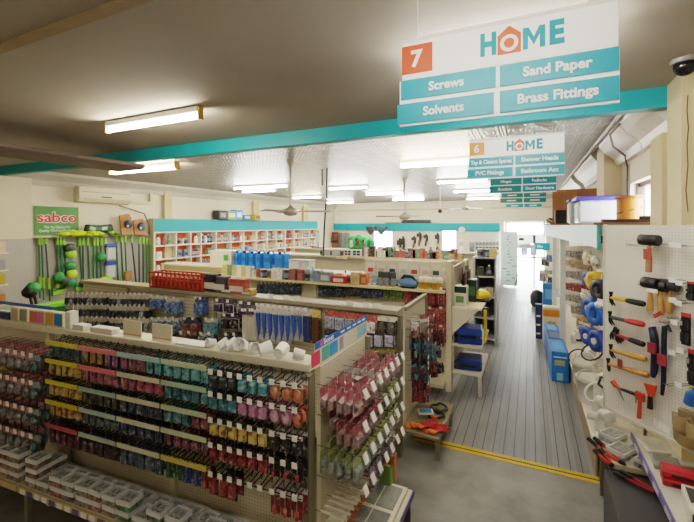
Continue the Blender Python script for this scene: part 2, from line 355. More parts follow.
unseen_light(-.25, .45, 'added unseen fluorescent batten over the camera, aisle side, brightening the nearest sign', TUBES); unseen_light(-.18, 2.55, 'fluorescent batten on the front ceiling hidden behind nearest hanging sign', TUBES); unseen_light(-5.2, -.7, 'added unseen fluorescent batten behind the camera, wall side, as weak fill', TUBED)  # first and last battens are added out of view to brighten sign and racks
# ------------------------------------------------------------------ hanging aisle signs
SW, SZ0, SZ1 = .86, 3.07, 3.475
SIGNW = M('fdfdfc', .4, 0, .02); SIGNT = M('1f9fb4', .4, 0, .04); LETW = M('f6f6f4', .5, 0, .02); LETT = M('1f9aa8', .5, 0, .02)
def sign(y, xl, num, numcol, rows, label, teal=SIGNT, let=True):
    t = thing('aisle_sign', label, 'sign', (xl, y, SZ0), 0, 'hanging aisle signs')
    H = SZ1-SZ0; yz = lambda f: H*(1-f)
    MB().box(0, SW, 0, .012, yz(.455), H).build('header_board', SIGNW, t, bevel=.002)
    MB().box(-.004, SW+.004, -.003, .015, yz(.03), H+.004).build('top_rail', WHITE, t)
    MB().box(.0, .145, -.004, -.0005, yz(.40), yz(.075)).build('number_panel', M(numcol, .4, 0, .03), t)
    if let: text(num, .105, LETW, t, (.07, -.0055, yz(.245)), 0, .035)
    MB().box(-.012, SW+.004, .0, .012, 0, yz(.47)).build('backing_board', SIGNW, t)
    dv = .492
    for k, (f0, f1, x0) in enumerate(((.475, .695, -.004), (.745, .975, -.022))):
        for (a, b, s) in ((x0, SW*dv-.012 - (0 if k else -.008), rows[k][0]), (SW*dv+.012, SW+.002, rows[k][1])):
            MB().box(a, b, -.006, -.001, yz(f1), yz(f0)).build('teal_panel', teal, t)
            if s == '-': MB().box((a+b)/2-.09, (a+b)/2+.09, -.0075, -.0062, yz((f0+f1)/2)-.014, yz((f0+f1)/2)+.014).build('lettering', LETW, t)
            elif s: text(s, .055, LETW, t, ((a+b)/2, -.0075, yz((f0+f1)/2)), 0, .035, width=(b-a)*.92 if len(s) > 15 else None)
    if let:   # HOME with a house-shaped O
        hx, hz, hs = .315, yz(.235), .128
        for ch, x, w_ in (('H', .388, .066), ('E', .649, .054)): text(ch, hs, LETT, t, (x, -.002, hz), 0, .05, name='logo_letter', width=w_)
        q_, c_ = .567, hz; mz = .045
        MB().prism([(q_-.042, c_-mz), (q_-.042, c_+mz), (q_-.02, c_+mz), (q_, c_+.002), (q_+.02, c_+mz), (q_+.042, c_+mz), (q_+.042, c_-mz), (q_+.022, c_-mz), (q_+.022, c_+.012), (q_, c_-.03), (q_-.022, c_+.012), (q_-.022, c_-mz)], -.0029, -.0005).build('logo_letter', LETT, t)
        ox = .472
        MB().prism([(ox-.046, hz-.05), (ox+.046, hz-.05), (ox+.046, hz+.03), (ox, hz+.068), (ox-.046, hz+.03)], -.0035, -.0005).build('logo_house', M('e8602f', .45, 0, .02), t)
        rot = Matrix.Translation((ox, -.004, hz-.006)) @ Matrix.Rotation(R(90), 4, 'X')
        MB().lathe([(.036, 0), (.036, .001)], n=24, mat=rot).lathe([(.021, .001), (.021, .002)], n=20, mi=1, mat=rot).build('logo_ring', [LETW, M('e8602f', .45, 0, .02)], t)
    for x in (.075, SW-.1):
        MB().tube([(x, .006, H), (x, .006, ZC-SZ0-.002)], .0022, 5).build('hanging_wire', WHITE, t)
    return t
sign(1.8, -.553, '7', 'e2572c', (('Screws', 'Sand Paper'), ('Solvents', 'Brass Fittings')), 'nearest hanging aisle sign, number 7, HOME, Screws, Sand Paper, Solvents, Brass Fittings')
sign(4.2, -.568, '6', 'e8923a', (('Tap & Cistern Spares', 'Shower Heads'), ('PVC Fittings', 'Bathroom Acc')), 'second hanging aisle sign, number 6 in an orange square, just behind the teal beam')
sign(6.2, -.53, '5', 'd9532f', (('Hinges', 'Padlocks'), ('Brackets', 'Door Hardware')), 'third hanging aisle sign, with Hinges, Padlocks, Brackets and Door Hardware', M('1f8f98', .45))
sign(9.15, -.56, '4', 'd9532f', (('-', '-'), ('-', '-')), 'fourth hanging aisle sign, half hidden below the third', M('1f8f98', .45))
sign(11.6, -.58, '3', 'd9532f', (('-', '-'), ('-', '-')), 'fifth hanging aisle sign, smallest and farthest of the hanging stack', M('2aa8b0', .45))
# ------------------------------------------------------------------ ceiling fans, cable, dome camera
def fan(x, y, hub, rot, label):
    t = thing('ceiling_fan', label, 'fan', (x, y, ZC), 0, 'ceiling fans')
    d = hub-ZC; FC = M('cfc8b8', .45)
    MB().lathe([(.02, -.12), (.07, -.01), (.075, -.001)], n=14).build('canopy', FC, t)
    MB().tube([(0, 0, -.1), (0, 0, d+.05)], .016, 8).build('rod', FC, t)
    MB().lathe([(.03, d-.075), (.1, d-.06), (.13, d-.02), (.125, d+.03), (.06, d+.06), (.02, d+.1)], n=18).build('motor', M('b6ae9d', .4, .3), t)
    for k in range(3):
        a = rot + k*2*math.pi/3; m = Matrix.Translation((0, 0, d)) @ Matrix.Rotation(a, 4, 'Z') @ Matrix.Rotation(R(12), 4, 'X')
        b = MB().box(.1, .2, -.015, .015, -.006, .006, 1, m)
        b.add([m @ Vector(p) for p in ((.17, -.045, 0), (.66, -.065, 0), (.68, .06, 0), (.17, .045, 0), (.17, -.045, .008), (.66, -.065, .008), (.68, .06, .008), (.17, .045, .008))], [(3, 2, 1, 0), (4, 5, 6, 7), (0, 1, 5, 4), (1, 2, 6, 5), (2, 3, 7, 6), (3, 0, 4, 7)], 0)
        b.build('blade', [FC, STEEL], t)
fan(-3.68, 5.6, 2.83, R(25), 'cream ceiling fan with three blades hanging in front of the orange cubbies')
fan(-2.67, 8.9, 2.8, R(80), 'second cream ceiling fan, hanging farther back above the long black cartons')
fan(-2.1, 14.6, 3.2, R(40), 'farthest ceiling fan, small, left of the hanging sign stack')
tag(MB().tube([(-3.55, 6.67, ZC), (-3.56, 6.67, 3.2), (-3.6, 6.66, 2.6), (-3.62, 6.65, 2.0)], .016, 6).build('hanging_cable', BLACK), 'black cable hanging from the ceiling in front of the back corner', 'cable')
tag(MB().tube([(-3.7, 6.75, ZC), (-3.7, 6.75, 3.38)], .015, 6).build('ceiling_hook', M('55524c', .5)), 'short dark rod hanging from ceiling beside black cable', 'hook')
t = thing('dome_camera', 'grey security dome camera on the front ceiling at upper right', 'camera', (.93, 3.3, ZC))
MB().lathe([(.075, -.03), (.08, -.02), (.08, -.001)], n=20).build('mount', M('8d8984', .4), t)
MB().ball((0, 0, -.045), .065, n=14).build('dome', M('1d1d20', .12), t)
# ------------------------------------------------------------------ left wall: aircon, sabco sign, brooms
xw = XL+.02
a, b = at_x(79, 186, xw+.2), at_x(131, 200, xw+.2)
t = thing('air_conditioner', 'cream split air conditioner mounted high on the left wall', 'air conditioner', (XL+.01, (a.y+b.y)/2, 3.1))
hl = (b.y-a.y)/2
MB().prism([(0, 0), (.16, .02), (.22, .1), (.2, .36), (.0, .38)], -hl, hl).build('body', M('d9cfb5', .5), t, bevel=.01)
MB().box(.19, .217, -hl+.1, hl-.1, .1, .12).box(.2, .213, -hl+.05, hl-.05, .24, .25).build('vent', M('7a7466', .5), t)
MB().box(.215, .228, -.12, .12, .13, .16).build('display', M('3a3a3c', .3), t)
a = at_x(151, 185, XL+.06)
tag(MB().box(XL+.001, XL+.07, b.y+.02, a.y+.05, 3.14, 3.22).box(XL+.001, XL+.07, a.y-.03, a.y+.05, 3.22, 3.5).build('pipe_duct', M('d2c6a6', .5)), 'cream pipe duct running right from the air conditioner', 'duct')
tag(MB().tube([(XL+.1, 6.3, 3.08), (XL+.08, 6.7, 2.98), (XL+.07, 7.0, 2.9), (XL+.1, 7.13, 2.6), (XL+.1, 7.14, 2.36)], .018, 6).build('power_cable', M('7d7668', .5)), 'grey cable sagging down from the air conditioner to the cubbies', 'cable')
p0, p1 = at_x(34.3, 235, xw+.005), at_x(78.3, 207.5, xw+.005)
t = thing('brand_sign', 'green sabco sign with red letters on the left wall', 'sign', (xw+.004, (p0.y+p1.y)/2, (p0.z+p1.z)/2))
sw, sh = p1.y-p0.y, p1.z-p0.z
MB().box(0, .012, -sw/2, sw/2, -sh/2, sh/2).build('board', M('4c8a45', .5, 0, .2, 3), t)
for b_, m_, x_ in ((.055, LETW, .014), (.02, M('d2202c', .5), .0165)):
    text('sabco', .3, m_, t, (x_, 0, .06), R(90), b_, .0005, width=sw*.9)
text('The 1st Choice For', .075, LETW, t, (.014, 0, -.14), R(90), .0, width=sw*.62)
text('Quality Cleaning Products', .075, LETW, t, (.014, 0, -.215), R(90), .0, width=sw*.82)
GR = [M('1f6b3f', .4), M('8fc63a', .45), M('2e8a4a', .45), M('b9d23b', .5), M('3c4a44', .5)]
def broom(u, v0, v1, kind, lean, label):
    p = at_x(u, v0, xw+.07); q = at_x(u+lean, v1, xw+.07)
    t = thing('broom', label, 'broom', p, 0, 'brooms and mops on the left wall rack'); d = q-p
    if kind in (0, 1):
        MB().tube([(0, 0, 0), d*.62], .016, 7).build('handle', GR[0 if kind == 0 else 4], t)
        MB().tube([d*.62, d*.8], .03, 7).build('sleeve', GR[1], t)
        MB().tube([d*.8, d], .015, 7).build('lower_handle', GR[0], t)
        MB().tube([(0, 0, .06), (0, 0, -.08)], .026, 7).build('grip', GR[1], t)
    else:
        MB().tube([(0, 0, 0), d], .018, 7).build('handle', GR[{2: 0, 3: 2, 4: 4, 5: 1}[kind]], t)
        MB().tube([(0, 0, .07), (0, 0, -.1)], .03, 7).build('grip', GR[1], t)
        e = d*.93
        MB().box(-.02, .03, -.1, .1, e.z-.06, e.z, 0).box(-.02, .03, -.1, .1, e.z-.16, e.z-.06, 1).build('brush_head', [GR[3 if kind % 2 else 2], GR[1]], t, bevel=.01)
for u, v0, v1, k, ln, lb in [(39, 241, 298, 0, 1, 'first dark green broom handle with lime sleeve from the left under the sabco sign'), (41.5, 241, 300, 0, 2.5, 'second dark green broom handle with lime sleeve, close beside the leftmost one'),
        (45.5, 240, 301, 1, 4.5, 'grey handled mop with lime sleeve, third from the left'), (57, 240, 291, 2, 1.5, 'green broom below the right end of the sabco sign'), (60.5, 240, 286, 3, 3, 'lighter green broom leaning right below the sabco sign'),
        (63.5, 240, 284, 2, 3.5, 'dark green broom left of the lime scrub pads'), (79.5, 241, 286, 2, 3, 'dark green broom right of the lime scrub pads'), (83, 241, 286, 4, .5, 'grey broom handle right of the lime scrub pads'), (87.5, 241, 286, 2, 2.5, 'green handled broom under the dark scrubbers'),
        (94, 241, 286, 3, -.5, 'bright green broom under the dark scrubbers'), (97, 241, 286, 2, .3, 'dark green broom left of the lime squeegees'), (101, 241, 286, 3, .5, 'bright green broom among the lime squeegees'), (105, 241, 284, 4, 3, 'grey mop handle behind the clear mop heads'),
        (116, 238, 287, 2, 2.5, 'first of three dark green poles in the middle of the rack'), (121, 238, 287, 2, 2.5, 'second of three dark green poles in the middle of the rack'), (125, 238, 287, 2, 2, 'third of three dark green poles in the middle of the rack'),
        (131.5, 239, 285, 4, 5, 'slanting dark grey pole right of the dark green poles'), (139, 240, 286, 4, .3, 'upright dark grey pole near the right of the rack'), (143, 240, 286, 4, .3, 'second upright dark grey pole near the right of the rack'),
        (146.5, 241, 287, 3, .2, 'first of three bright green poles beside the cubbies'), (150, 241, 287, 3, .2, 'second of three bright green poles beside the cubbies'), (153.5, 241, 287, 3, .2, 'third of three bright green poles beside the cubbies')]:
    broom(u, v0, v1, k, ln, lb)
# scrub pads and clear packets between the brooms
for u, v, c, lb in [(70, 248, 4, 'dark round scrub pad hung under the mop bundle'), (71, 254, 1, 'lime round scrub pad, upper of two'), (71, 266, 2, 'green scrub head in the middle of the rack'), (72, 274, 3, 'yellow lime scrub pad low in the rack'), (59, 277, 2, 'green spiky brush head low on the left brooms'), (66, 281, 4, 'dark brown brush head low in the rack'), (71, 282, 2, 'green brush head lowest in the rack'), (101, 257, 2, 'green brush head high among the right brooms'), (108, 280, 1, 'large lime squeegee head low in the rack'), (104, 281, 3, 'yellow lime squeegee head left of the large one'), (85, 283, 4, 'dark hand brush low between green brooms')]:
    p = at_x(u, v, xw+.16)
    t = thing('scrub_head', lb, 'brush', p, 0, 'scrub heads on the left wall rack')
    MB().ball((0, 0, 0), .13, n=10, sq=(.5, .9, .8)).build('bristles', GR[c], t)
    MB().box(-.16, -.02, -.015, .015, -.015, .05).build('bracket', GR[0], t)
for u, v, lb in ((111, 252, 'clear bagged mop head, upper, right of the lime squeegees'), (110.5, 270, 'clear bagged mop head, lower, right of the lime squeegees')):
    p = at_x(u, v, xw+.12); t = thing('mop_pack', lb, 'mop', p, 0, 'bagged mop heads')
    MB().box(-.03, .03, -.12, .12, -.2, .12).build('bag', M('b9c2c6', .3), t, bevel=.025)
    MB().box(-.031, .035, -.125, .125, .12, .2).build('header_card', M('2a4a9c', .5), t)
p = at_x(128, 276, xw+.12); tag(MB().box(-.04, .04, -.09, .09, -.1, .12).build('brush_box', CARTON, None, p, bevel=.01), 'small brown cardboard pack low between poles on left wall', 'pack')
# big green broom heads on floor stack at far left, behind the first gondola
for u, v, lb in ((33, 291, 'black and green broom head standing left of the brooms'), (29.5, 295, 'thin black broom leaning at the far left')):
    p = at_x(u, v, XL+.9); t = thing('yard_broom', lb, 'broom', (p.x, p.y, 0), 0, 'yard brooms in the left corner')
    MB().tube([(.0, .0, p.z), (.1, .25, .02)], .025, 8).build('handle', BLACK, t)
    MB().lathe([(.05, p.z-.05), (.11, p.z), (.12, p.z+.08), (.06, p.z+.16)], n=12).build('head', GR[2] if u > 31 else BLACK, t)
p = at_x(52, 305, XL+1.2)
t = thing('push_broom', 'bright lime push broom head behind the left end of the front gondola', 'broom', (p.x, p.y, 0))
MB().box(-.08, .08, -.32, .32, p.z-.05, p.z+.05).build('block', M('6fc62b', .5), t, bevel=.02)
MB().box(-.07, .07, -.3, .3, p.z-.15, p.z-.05).build('bristles', GR[0], t)
MB().tube([(0, 0, p.z-.1), (-.1, 0, .01)], .02, 7).build('handle', GR[0], t)
# mop fluff, scrubbers and cardboard displays along the rail top
tag(MB().box(XL+.021, XL+.15, 4.42, 7.05, 2.335, 2.36).build('rack_rail', M('b5ad99', .4)), 'cream rail along the top of the broom rack', 'rail')
for i, (u, v, r) in enumerate(((71, 235.5, .17), (80, 235, .16), (88, 236.5, .13), (99, 237.5, .13), (115, 234, .12))):
    p = at_x(u, v, XL+.2); p.z = 2.361+r*.33
    b = MB()
    for k in range(7): b.ball((random.uniform(-.05, .08), random.uniform(-r, r)*1.2, random.uniform(-.02, .02)), r*.5, n=7, sq=(1, 1.3, .65))
    tag(b.build('mop_bundle', M('b8d42a' if i < 4 else '7fb03a', .8, 0, .3, 40, .4), None, p), ['fluffy lime mop head, first from the left on the rack rail', 'fluffy lime mop head, second from the left on the rack rail', 'fluffy lime mop head under the dark green scrubbers', 'fluffy lime mop head right of the dark green scrubbers', 'greener mop head left of the cardboard displays'][i], 'mop', 'mop heads on the rack rail')
for i, (u, v) in enumerate(((91, 229), (97, 231), (103, 228), (108, 232))):
    p = at_x(u, v, XL+.12); p.z = max(p.z, 2.53)
    t = thing('hand_scrubber', 'dark green hand scrubber, %s in the row above the broom rack' % ('first', 'second', 'third', 'last')[i], 'scrubber', p, 0, 'hand scrubbers above the broom rack')
    MB().box(-.1, .06, -.1, .1, -.09, .07, 0, Matrix.Rotation(R(-12+9*i), 4, 'X')).build('body', M('1c4a34', .5), t, bevel=.02); MB().box(.062, .075, -.07, .07, -.045, .03, 0, Matrix.Rotation(R(-12+9*i), 4, 'X')).build('label_card', M(('9db6a5', '3b6b50', 'b8c4b8', '2b4c3c')[i], .5), t)
for i, (u0, u1, v0, v1, x) in enumerate(((121.5, 133, 214.5, 236, .22), (134.5, 146, 220.5, 236.5, .22))):
    p, q = at_x(u0, v1, XL+x), at_x(u1, v0, XL+x); hw = (q.y-p.y)/2; H = q.z-p.z
    t = thing('cardboard_display', 'brown cardboard display of cleaning pads, %s one above the broom rack' % ('taller left', 'shorter right')[i], 'display', (XL+x, p.y+hw, 2.361), 0, 'cardboard displays above the broom rack')
    m = Matrix.Rotation(R(-10), 4, 'Y')
    MB().prism([(-hw, 0), (hw*.8, 0), (hw, H*.8), (hw*.6, H), (-hw, H*.9)], -.02, .02, 0, m @ Matrix.Rotation(R(90), 4, 'Z')).build('backing', CARTON, t)
    MB().ball((.04, 0, H*.5), hw*.75, n=10, sq=(.3, .9, .9)).build('pad_pack', M('24304a', .5), t); MB().ball((.06, -hw*.2, H*.4), hw*.3, n=8, sq=(.5, .8, .8)).build('badge', M('d0d4d8', .5), t)
# narrow rack with small goods at the far left edge of the frame
t = thing('corner_rack', 'narrow wire rack of small goods at the far left edge', 'rack', (-8.35, 3.56, 0))
MB().box(-.32, -.3, -.3, .12, 0, 2.25).build('back_panel', SHELF, t)
for z in (.9, 1.2, 1.55, 1.8, 2.1): MB().box(-.3, .1, -.3, .12, z, z+.025).build('shelf', SHELF, t)
for i, (z, c) in enumerate(((1.225, 'a8703a'), (1.575, 'a8982e'), (1.825, '8a8f94'), (2.125, 'c8b8a0'))):
    tag(MB().box(-.14, .1, -.14, .1, 0, .18).build('goods_box', M(c, .5), None, (-8.35, 3.54, z), bevel=.01), ['orange box low on the far left corner rack', 'yellow box in middle of the far left corner rack', 'grey box on the far left corner rack', 'beige box at the top of the far left corner rack'][i], 'box')
# ------------------------------------------------------------------ orange cubby wall with teal fascia
CX, CB = -8.98, -9.185
ys = [7.2, 7.9, 8.42, 8.81, 9.44, 10.11, 10.76, 11.43, 12.1, 12.7, 13.3, 13.95, 14.6, 15.25, 15.9]
zs = [2.40, 2.035, 1.67, 1.28, .88, .46, .1]
t = thing('cubby_shelving', 'long white cubby shelving with orange backs and teal fascia along left wall', 'shelving', (0, 0, 0))
mb = MB()
for y in ys: mb.box(CB, CX, y-.018, y+.018, .05, 2.42)
for z in zs: mb.box(CB, CX, ys[0], ys[-1], z-.018, z+.018)
mb.build('frame', M('e8e2d4', .5), t)
MB().box(CB-.0, CB+.012, ys[0], ys[-1], .05, 2.42).build('back_panel', M('d8622f', .55), t)
MB().box(CX-.04, CX+.01, ys[0]-.02, 10.06, 2.42, 2.765).box(CX-.04, CX+.01, 10.065, ys[-1], 2.42, 2.765).build('fascia', TEAL, t)
MB().box(CB, CX+.01, ys[0]-.02, ys[-1], 2.755, 2.775).build('top_board', M('c9c2b0', .5), t)
MB().box(CB, CX, ys[0]-.04, ys[0]-.018, 0, 2.76).build('end_panel', M('b3a98f', .5), t)
PAL = ['e8e4dc', '6a8cb8', 'c8584a', 'd8c464', '3c3c40', '6a9a70', 'd0a068', '8a6a9a', '8ab4c8', 'efefef', 'c9b894', 'a8504a']
PALN = ['white', 'blue', 'red', 'yellow', 'black', 'green', 'orange', 'purple', 'pale blue', 'bright white', 'tan', 'dark red']
_im = {}
def item_mesh(kind, c, h):
    k = (kind, c, round(h, 2))
    if k in _im: return _im[k]
    b = MB(); w = .055 if kind == 'bottle' else .068
    if kind == 'bottle':
        b.lathe([(w*.9, 0), (w, .01), (w, h*.6), (w*.85, h*.7), (w*.35, h*.82), (w*.35, h*.84)], n=9).lathe([(w*.42, h*.84), (w*.42, h)], n=8, mi=1).lathe([(w*1.02, h*.2), (w*1.02, h*.5)], n=9, mi=2)
    elif kind == 'tin':
        b.lathe([(w, 0), (w, h*.75)], n=10).lathe([(w*1.04, h*.72), (w*1.04, h*.77)], n=10, mi=1).lathe([(w*1.01, h*.15), (w*1.01, h*.5)], n=10, mi=2)
    else:
        b.box(-w, w, -w, w, 0, h*.8).box(-w*.8, w*1.02, -w*.8, w*.8, h*.2, h*.55, 2).box(-w*.5, w*.5, -w*.5, w*.5, h*.8, h*.82, 1)
    _im[k] = b.mesh(kind, [MP(PAL[c], True), M(PAL[(c*5+4) % 12], .5), MP(PAL[(c*7+9) % 12], True)]); return _im[k]
ordn = ['first', 'second', 'third', 'fourth', 'fifth', 'sixth', 'seventh', 'eighth', 'ninth', 'tenth', 'eleventh', 'twelfth', 'thirteenth', 'last']
for ci in range(14):
    for ri in range(3):
        y0, y1 = ys[ci], ys[ci+1]; base = zs[ri+1]+.0185
        n = max(2, min(5, int((y1-y0)/.13))) if ci > 1 else 3
        kind = random.choice(['bottle', 'tin', 'carton', 'bottle']); c = random.randrange(12)
        if (ci, ri) == (1, 0): kind, c = 'tin', 3
        if (ci, ri) in ((2, 0), (3, 0)): kind, c = 'bottle', 4
        if ri == 1 and ci < 4: kind, c = 'carton', (8, 1, 7, 5)[ci]
        if ri == 0 and ci == 0: kind, c = 'bottle', 0
        for k in range(n):
            if random.random() < .1: continue
            y = y0+.09+(y1-y0-.18)*(k+.5)/n
            cc = c if random.random() < .6 else random.randrange(12)
            h = {'bottle': .27, 'tin': .2, 'carton': .24}[kind]
            o = put(kind, item_mesh(kind, cc, h), None, (CX-.095, y, base), 0)
            tag(o, 'small %s %s in the %s cubby column from the left, %s visible row' % (PALN[cc], kind, ordn[ci], ('top', 'middle', 'lowest')[ri]), kind, 'goods in the %s cubby column, %s row' % (ordn[ci], ('top', 'middle', 'lowest')[ri]))
# boxes on the cubby top
for i, (u, v0, v1, wd, c, lb) in enumerate([(220, 210.5, 219, .34, '35383c', 'dark box on top of the teal fascia, leftmost of the group'), (229, 211, 219, .4, '8fa36b', 'green and grey printed box on the teal fascia'), (236.5, 210, 219, .34, '4f9ad0', 'bright blue box standing on the teal fascia'), (244.5, 215, 219.5, .36, '3f7fb0', 'low blue box on the teal fascia, right of the taller ones'), (255, 214.5, 219.5, .3, 'c9a84a', 'yellow tan box at the right end of boxes on the teal fascia')]):
    p = at_x(u, v0, -8.98); H = p.z-2.776
    t = thing('storage_box', lb, 'box', (-8.98, p.y, 2.776), 0, 'boxes on top of the cubbies')
    MB().box(-.13, .13, -wd/2, wd/2, 0, H).build('carton', M(c, .5), t, bevel=.008); MB().box(.131, .134, -wd*.35, wd*.35, H*.25, H*.75).build('label_patch', M(('8b8f95', 'dfe6e6', 'e9eef2', 'c9d8e2', '7a5a2a')[i], .5), t)
# ------------------------------------------------------------------ packets and hooks
_pk = {}
def pk_mesh(wd, h, d, head, card, body, hf, style):
    """card root mesh + blister child mesh, hanging from its hole at the origin, face towards -Y"""
    k = (wd, h, d, head, card, body, hf, style)
    if k in _pk: return _pk[k]
    z0, zh = -h+.02, .02-h*hf
    c = MB().box(-wd/2, wd/2, -.002, .002, zh, .02, 0).box(-wd/2, wd/2, -.0015, .0015, z0, zh, 1)
    cm = c.mesh('card', [MP(head, True), MP(card, True)])
    b = MB(); zb0, zb1 = z0+h*.05, zh-h*.03; ww = wd*.42
    if style == 'bulge':
        b.add([(x, y, z) for (x, y, z) in ((-ww, -.002, zb0), (ww, -.002, zb0), (ww, -.002, zb1), (-ww, -.002, zb1), (-ww*.75, -d, zb0+.012), (ww*.75, -d, zb0+.012), (ww*.75, -d, zb1-.015), (-ww*.75, -d, zb1-.015))], [(0, 1, 5, 4), (1, 2, 6, 5), (2, 3, 7, 6), (3, 0, 4, 7), (4, 5, 6, 7)])
    elif style == 'rods':
        for i in range(3):
            x = (i-1)*wd*.27; b.tube([(x, -d*.5, zb0), (x, -d*.5, zb1)], min(d*.45, wd*.11), 6)
    elif style == 'tool':
        b.tube([(0, -d*.5, zb0), (0, -d*.5, zb0+(zb1-zb0)*.45)], [wd*.17, wd*.2], 7).tube([(0, -d*.5, zb0+(zb1-zb0)*.45), (0, -d*.5, zb1)], wd*.06, 6, 1)
    elif style == 'blade':
        b.add([(-ww*.8, -.004, zb1), (ww*.8, -.004, zb1), (ww*.85, -.004, zb0+h*.25), (-ww*.1, -.004, zb0), (-ww*.8, -d, zb1), (ww*.8, -d, zb1), (ww*.85, -d*.7, zb0+h*.25), (-ww*.1, -d*.5, zb0)], [(0, 1, 5, 4), (1, 2, 6, 5), (2, 3, 7, 6), (3, 0, 4, 7), (4, 5, 6, 7)])
    elif style == 'bag':
        b.ball((0, -d*.45, (zb0+zb1)/2), 1, n=8, sq=(wd*.46, d*.55, (zb1-zb0)*.52))
    bm_ = b.mesh('contents', [M(body, .35, 0, .1) if style == 'blade' or h > .39 else MP(body), STEEL])
    _pk[k] = (cm, bm_); return _pk[k]
NAMED = {}
def packet(name, key, loc, rz, label, cat, group, parts=True):
    cm, bm_ = pk_mesh(*key)
    o = put(name, cm, None, loc, rz); tag(o, label, cat, group)
    if parts: put('contents', bm_, o)
    return o
_hk = {}
def hook_mesh(L, tagged=True, col=None):
    k = (round(L, 3), tagged)
    if k in _hk: return _hk[k]
    b = MB().tube([(0, 0, 0), (0, -L*.93, 0), (0, -L, .012)], .003, 5)
    t = MB().box(-.022, .022, -L-.014, -L-.011, -.012, .026) if tagged else None
    _hk[k] = (b.mesh('peg_hook', CHROME), t.mesh('price_tag', TAG) if t else None); return _hk[k]
def hook(par, x, y, z, L, rz=0, tagged=True):
    h, t = hook_mesh(L, tagged)
    o = put('peg_hook', h, par, (x, y, z), rz)
    if t: put('price_tag', t, o)
    return o
def A(c, k=.5):  # darken a hex colour
    return '%02x%02x%02x' % tuple(int(int(c[i:i+2], 16)*k) for i in (0, 2, 4))
# ------------------------------------------------------------------ front gondola (nearest, faces the camera)
G1Y, G1E, ZL = 2.33, -1.34, 1.66
PIV, ROT = Vector((-1.34, 2.25, 0)), R(4)
before = set(bpy.data.objects)
def fr(u, v, y):   # ray met with the front gondola's (slightly turned) plane, returned in its own unturned frame
    m = Matrix.Rotation(-ROT, 3, 'Z'); c = m @ (C0-PIV); r = m @ ray(u, v); k = (y-PIV.y-c.y)/r.y
    return c + r*k + PIV
HL = .23
bx = [fr(u, 350, G1Y-HL).x for u in (46, 79, 117, 161, 208, 268, 303)]
g1 = thing('gondola_shelving', 'nearest cream gondola with black wire racks of small packets facing the camera', 'shelving', (0, 0, 0))
MB().box(-6.3, G1E-.03, G1Y, G1Y+.03, .08, 1.6).build('back_panel', PEGC, g1)
MB().box(-6.3, G1E+.0, G1Y-.06, G1Y+.12, 1.605, 1.665).build('top_ledge', SHELF, g1, bevel=.006)
MB().box(-6.3, G1E-.03, G1Y-.02, G1Y-.001, .0, .40).build('kick_board', M('4b463c', .6), g1)
for x in (-5.2, -4.05, -2.55):
    MB().box(x-.02, x+.02, G1Y-.04, G1Y+.03, 0, 1.6).build('upright', SHELF, g1)
MB().box(G1E-.03, G1E+.03, G1Y-.12, G1Y-.05, 0, 1.605).box(G1E-.025, G1E, G1Y-.05, G1Y+.03, .1, 1.6).build('upright', OLIVE, g1)
MB().prism([(-.3, 0), (0, 0), (0, .62), (-.05, .62)], -.012, .012, 0, Matrix.Translation((bx[0]-.03, G1Y-.01, .451)) @ Matrix.Rotation(R(90), 4, 'Z')).build('divider_bracket', M('b9b29d', .5), g1)
ROWZ = [1.60, 1.447, 1.27, 1.10, .90]
ROWN = ['top', 'second', 'third', 'fourth', 'lowest']
bays = [(a_+.004, b_-.004) for a_, b_ in zip(bx, bx[1:])]
BAYN = ['leftmost black-racked', 'second black-racked', 'third black-racked', 'fourth black-racked', 'fifth black-racked', 'right-hand end']
STRIP = [['c9bb35', 'c9bb35', 'c9bb35', 'c9bb35', 'b0525c'], ['d07a80', 'd07a80', '9fb5ae', '9fb5ae', 'a9b8ac'], ['9fc0ba', 'c9c6ae', 'c9c6ae', 'c9c6ae', 'c9c6ae'], ['bcc4a4', 'a9c0a8', 'bcc4a4', 'bcc4a4', 'c9b85e'], [None]*5, [None]*5]
